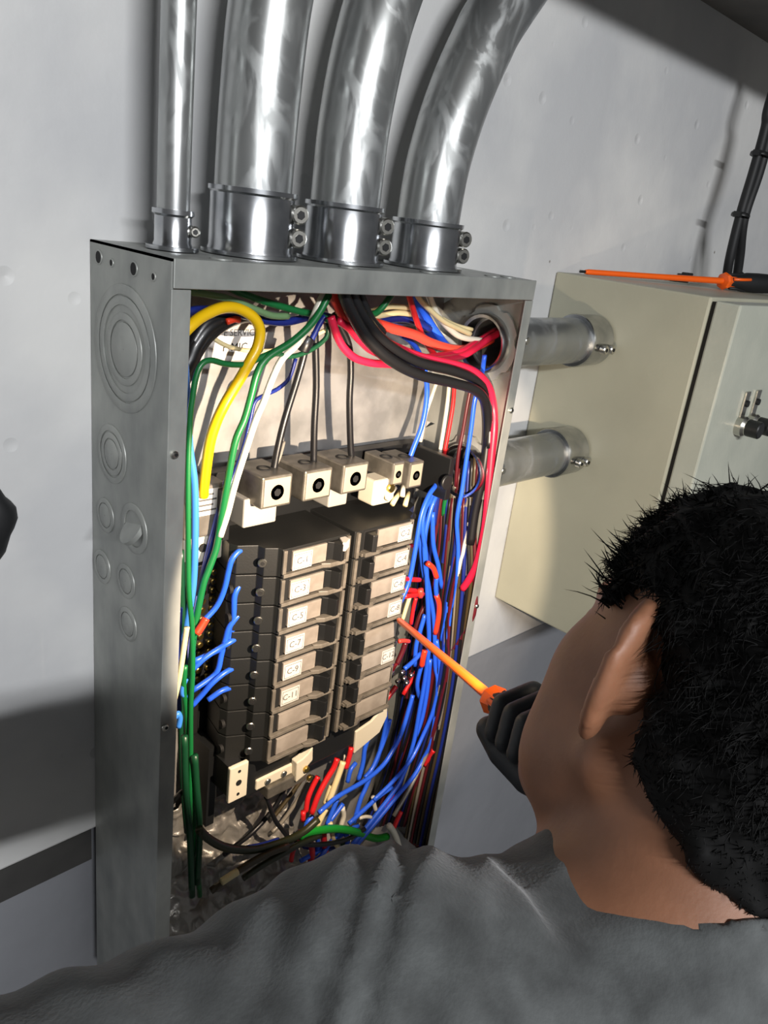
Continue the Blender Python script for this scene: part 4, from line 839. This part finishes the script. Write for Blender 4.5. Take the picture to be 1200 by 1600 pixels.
def body_sdf(P):
    d = smin(head_sdf(P), neck_sdf(P), .018)
    d = smin(d, torso_sdf(P), .045); d = smin(d, smin(arm_up(P), arm_low(P), .02), .03)
    return smin(d, legs_sdf(P), .05)
def body_lo(P): return smin(smin(body_sdf(P), handl_sdf(P), .01), hand_sdf(P, .86, -.002), .01)
person = thing('person', 'person with black hair in charcoal t-shirt, seen from behind, working in the box', 'person', (.03, -.56, -1.75))
OFF = Matrix.Translation(-Vector(person.location))
def pn(name, fn, lo, hi, h, mt, label=None, smooth=2, axes=None):
    o, V, F = nets_mesh(name, fn, lo, hi, h, mt, person, label, smooth, axes); o.data.transform(OFF); return o, V, F
pn('body', body_lo, None, None, None, M['skin'], None, 1, [axis_steps((-.64, -.44, .0055), (-.44, -.01, .009), (-.01, .21, .0027), (.21, .34, .0042), (.34, .45, .009)),
   axis_steps((-.80, -.58, .009), (-.58, -.36, .0027), (-.36, -.16, .0042)), axis_steps((-1.745, -.68, .012), (-.68, -.34, .0055), (-.34, .0, .0027))])
# finer skin over the head and neck is the same surface; hair sits on it
def nz(P, s, seed=0.0):
    x = P[..., 0] * s + seed; y = P[..., 1] * s - seed; z = P[..., 2] * s + 2 * seed
    return (np.sin(x + 1.7 * np.sin(y * .9 + z * .6)) + np.sin(y * 1.1 + 1.3 * np.sin(z + x * .7)) + np.sin(z * 1.05 + 1.5 * np.sin(x * .8 - y))) / 3
def hair_region(q):
    f, l, u = q[..., 0], np.abs(q[..., 1]), q[..., 2]
    top = np.clip((u - .0) / .03, 0, 1)
    front = f - (.042 + .030 * np.clip((u - .025) / .05, 0, 1) - .050 * np.clip((.022 - u) / .05, 0, 1))   # hairline: forward above, behind the ear below
    low = -u - .073 + 0.9 * np.clip(f + .085, 0, 1) * .55
    ear = -(np.linalg.norm(np.stack([(f - .006) / .95, (u + .018) * .72], -1), axis=-1) - .039)
    ear = np.where(l > .03, ear, -1)
    return np.maximum(np.maximum(front, low), ear)
def hair_sdf(P):
    q = (P - Hc.astype(np.float32)) @ HR.T; u = q[..., 2]
    thick = .004 + .009 * np.clip((u + .05) / .09, 0, 1)
    d = ell(q, (-.014, 0, .030), (.094, .073, .083))
    d = smin(d, neck_sdf(P), .03)
    d = smin(d, ell(q, (-.050, 0, -.030), (.052, .060, .060)), .02) - thick
    d = d - .0035 * nz(P, 130) - .0022 * nz(P, 260, 3)
    return smax(d, hair_region(q) + .003 * nz(P, 210, 1), .006)
hair, HV, HF = pn('hair', hair_sdf, tuple(Hc - .155), tuple(Hc + .155), .0028, M['hair'], 'short messy black hair', 1)
# strands
def strands(V, F, n):
    tri = V[F]; cen = tri.mean(1); nrm = np.cross(tri[:, 1] - tri[:, 0], tri[:, 2] - tri[:, 0]); nrm /= np.linalg.norm(nrm, axis=1)[:, None] + 1e-9
    q = (cen - Hc) @ HR.T; outw = q / (np.linalg.norm(q, axis=1)[:, None]); ok = ((nrm @ HR.T) * outw).sum(1)
    if np.median(ok) < 0: nrm = -nrm; ok = -ok
    pool = np.where(ok > .25)[0]; ch = rng.choice(pool, n); Vs = []; Fs = []
    for i in ch:
        p = cen[i].copy(); nn = nrm[i]; qq = q[i]; nape = np.clip((-qq[2] + .0) / .06, 0, 1); fr = np.clip((qq[0] - .02) / .05, 0, 1)
        comb = HR.T @ np.array([-.45 + 1.0 * fr, .25 * np.sign(qq[1]), -.55 + .5 * fr])
        L = (.009 + .011 * rng.random()) * (1 - .72 * nape) * (1 - .2 * fr)
        dirv = nn * (.25 + .35 * rng.random()) + comb * 1.1 + rng.normal(0, .32, 3); dirv /= np.linalg.norm(dirv)
        bend = -nn * .35 + rng.normal(0, .22, 3); side = np.cross(dirv, nn); side /= np.linalg.norm(side) + 1e-9; up2 = np.cross(side, dirv); w0 = .0005
        b = len(Vs); p -= nn * .002
        for k in range(4):
            t = k / 4; c = p + dirv * L * t + bend * L * t * t; ww = w0 * (1 - .75 * t)
            for a in (0, 2.094, 4.188): Vs.append(c + (side * math.cos(a) + up2 * math.sin(a)) * ww)
        Vs.append(p + dirv * L + bend * L)
        for k in range(3):
            for a in range(3): Fs.append((b + 3 * k + a, b + 3 * k + (a + 1) % 3, b + 3 * k + 3 + (a + 1) % 3, b + 3 * k + 3 + a))
        for a in range(3): Fs.append((b + 9 + a, b + 9 + (a + 1) % 3, b + 12))
    return Vs, Fs
Vs, Fs = strands(HV, HF, 22000)
# a tuft sticking forward over the temple
tuft0 = PD(990, 915, .468); tdir = RC @ np.array([-.50, -.72, .35])
for k in range(130):
    c0 = tuft0 + HR.T @ np.array([rng.normal(0, .006), rng.normal(0, .007), rng.normal(0, .010)])
    dirv = tdir + rng.normal(0, .28, 3); dirv /= np.linalg.norm(dirv); L = .010 + .012 * rng.random()
    bend = rng.normal(0, .22, 3); side = np.cross(dirv, u0); side /= np.linalg.norm(side); up2 = np.cross(side, dirv); b = len(Vs)
    for j in range(4):
        t = j / 4; c = c0 + dirv * L * t + bend * L * t * t; ww = .0007 * (1 - .7 * t)
        for a in (0, 2.094, 4.188): Vs.append(c + (side * math.cos(a) + up2 * math.sin(a)) * ww)
    Vs.append(c0 + dirv * L + bend * L)
    for j in range(3):
        for a in range(3): Fs.append((b + 3 * j + a, b + 3 * j + (a + 1) % 3, b + 3 * j + 3 + (a + 1) % 3, b + 3 * j + 3 + a))
    for a in range(3): Fs.append((b + 9 + a, b + 9 + (a + 1) % 3, b + 12))
me = bpy.data.meshes.new('hair_strands'); me.from_pydata([tuple(v) for v in Vs], [], Fs); me.transform(OFF); so = link('hair_strands', me, M['hair'], hair, True); so['kind'] = 'stuff'
# t-shirt
def fold(P):
    x = P[..., 0]; y = P[..., 1]; z = P[..., 2]
    sc_ = x - 1.5 * y - .1 * z
    wgt = np.exp(-((sc_ - .53) / .075) ** 2)
    ph = sc_ * 2 * np.pi / .042 + 1.1 * np.sin(y * 14 + z * 9) + .6 * np.sin(z * 31 + 2) + 1.0 * np.sin(sc_ * 60)
    s1 = np.sin(ph); ridge = .6 * s1 + .5 * np.abs(np.sin(ph / 2)) - .3
    w2 = np.clip((-x - .12) / .05, 0, 1)
    return .0042 * wgt * ridge + .0016 * w2 * np.sin(x * 2 * np.pi / .035 + 12 * y) + .0022 * nz(P, 38) + .0009 * nz(P, 110, 2)
def shirt_sdf(P):
    d = torso_sdf(P, .009)
    sl = cone(P, SHL, SHL + (ELL_ - SHL) * .92, .066, .058); sl = smin(sl, cone(P, SHR, SHR + (ELR - SHR) * .62, .066, .060), .02)
    d = smin(d, sl, .045); d = smin(d, neck_sdf(P, .0075), .022)
    d = d - fold(P)
    d = smax(d, -(neck_sdf(P, .0045)), .004)
    # neckline: cut away above a tilted plane around the neck
    pl = P[..., 2] + .243 - .32 * np.maximum(0, -.485 - P[..., 1]) + .40 * np.maximum(0, P[..., 1] + .462)
    col = np.abs(neck_sdf(P, .008)) 
    d = smax(d, smin(pl, .050 - neck_sdf(P), .012), .005)
    d = smax(d, -(P[..., 2] + .93), .004)
    return d
shirt, SV, SF = pn('tshirt', shirt_sdf, (-.48, -.78, -.95), (.42, -.30, -.16), .0042, M['shirt'], 'charcoal grey t-shirt with gathered folds over the shoulder', 1)
pn('trousers', lambda P: smax(legs_sdf(P, .010), P[..., 2] + .80, .004), (-.35, -.78, -1.72), (.40, -.36, -.78), .010, M['denim'])
for s in (-1, 1):
    c = np.array([.03 + s * .12, -.53, -1.715]); pn('shoe', lambda P, c=c: smax(smin(ell(P, c + np.array([0, .03, 0]), (.05, .135, .05)), ell(P, c + np.array([0, -.04, .03]), (.045, .06, .06)), .03), -(P[..., 2] + 1.7495), .004), tuple(c - .19), tuple(c + .19), .009, M['rubber'])
gl, _, _ = pn('glove', lambda P: smax(hand_sdf(P, 1.10, .0016), -((P - WR.astype(np.float32)) @ ((ELR - WR) / np.linalg.norm(ELR - WR)).astype(np.float32) * -1 + .035), .003), tuple(HAND - .11), tuple(HAND + .13), .0024, M['glove'], 'tight black rubber work glove', 1)
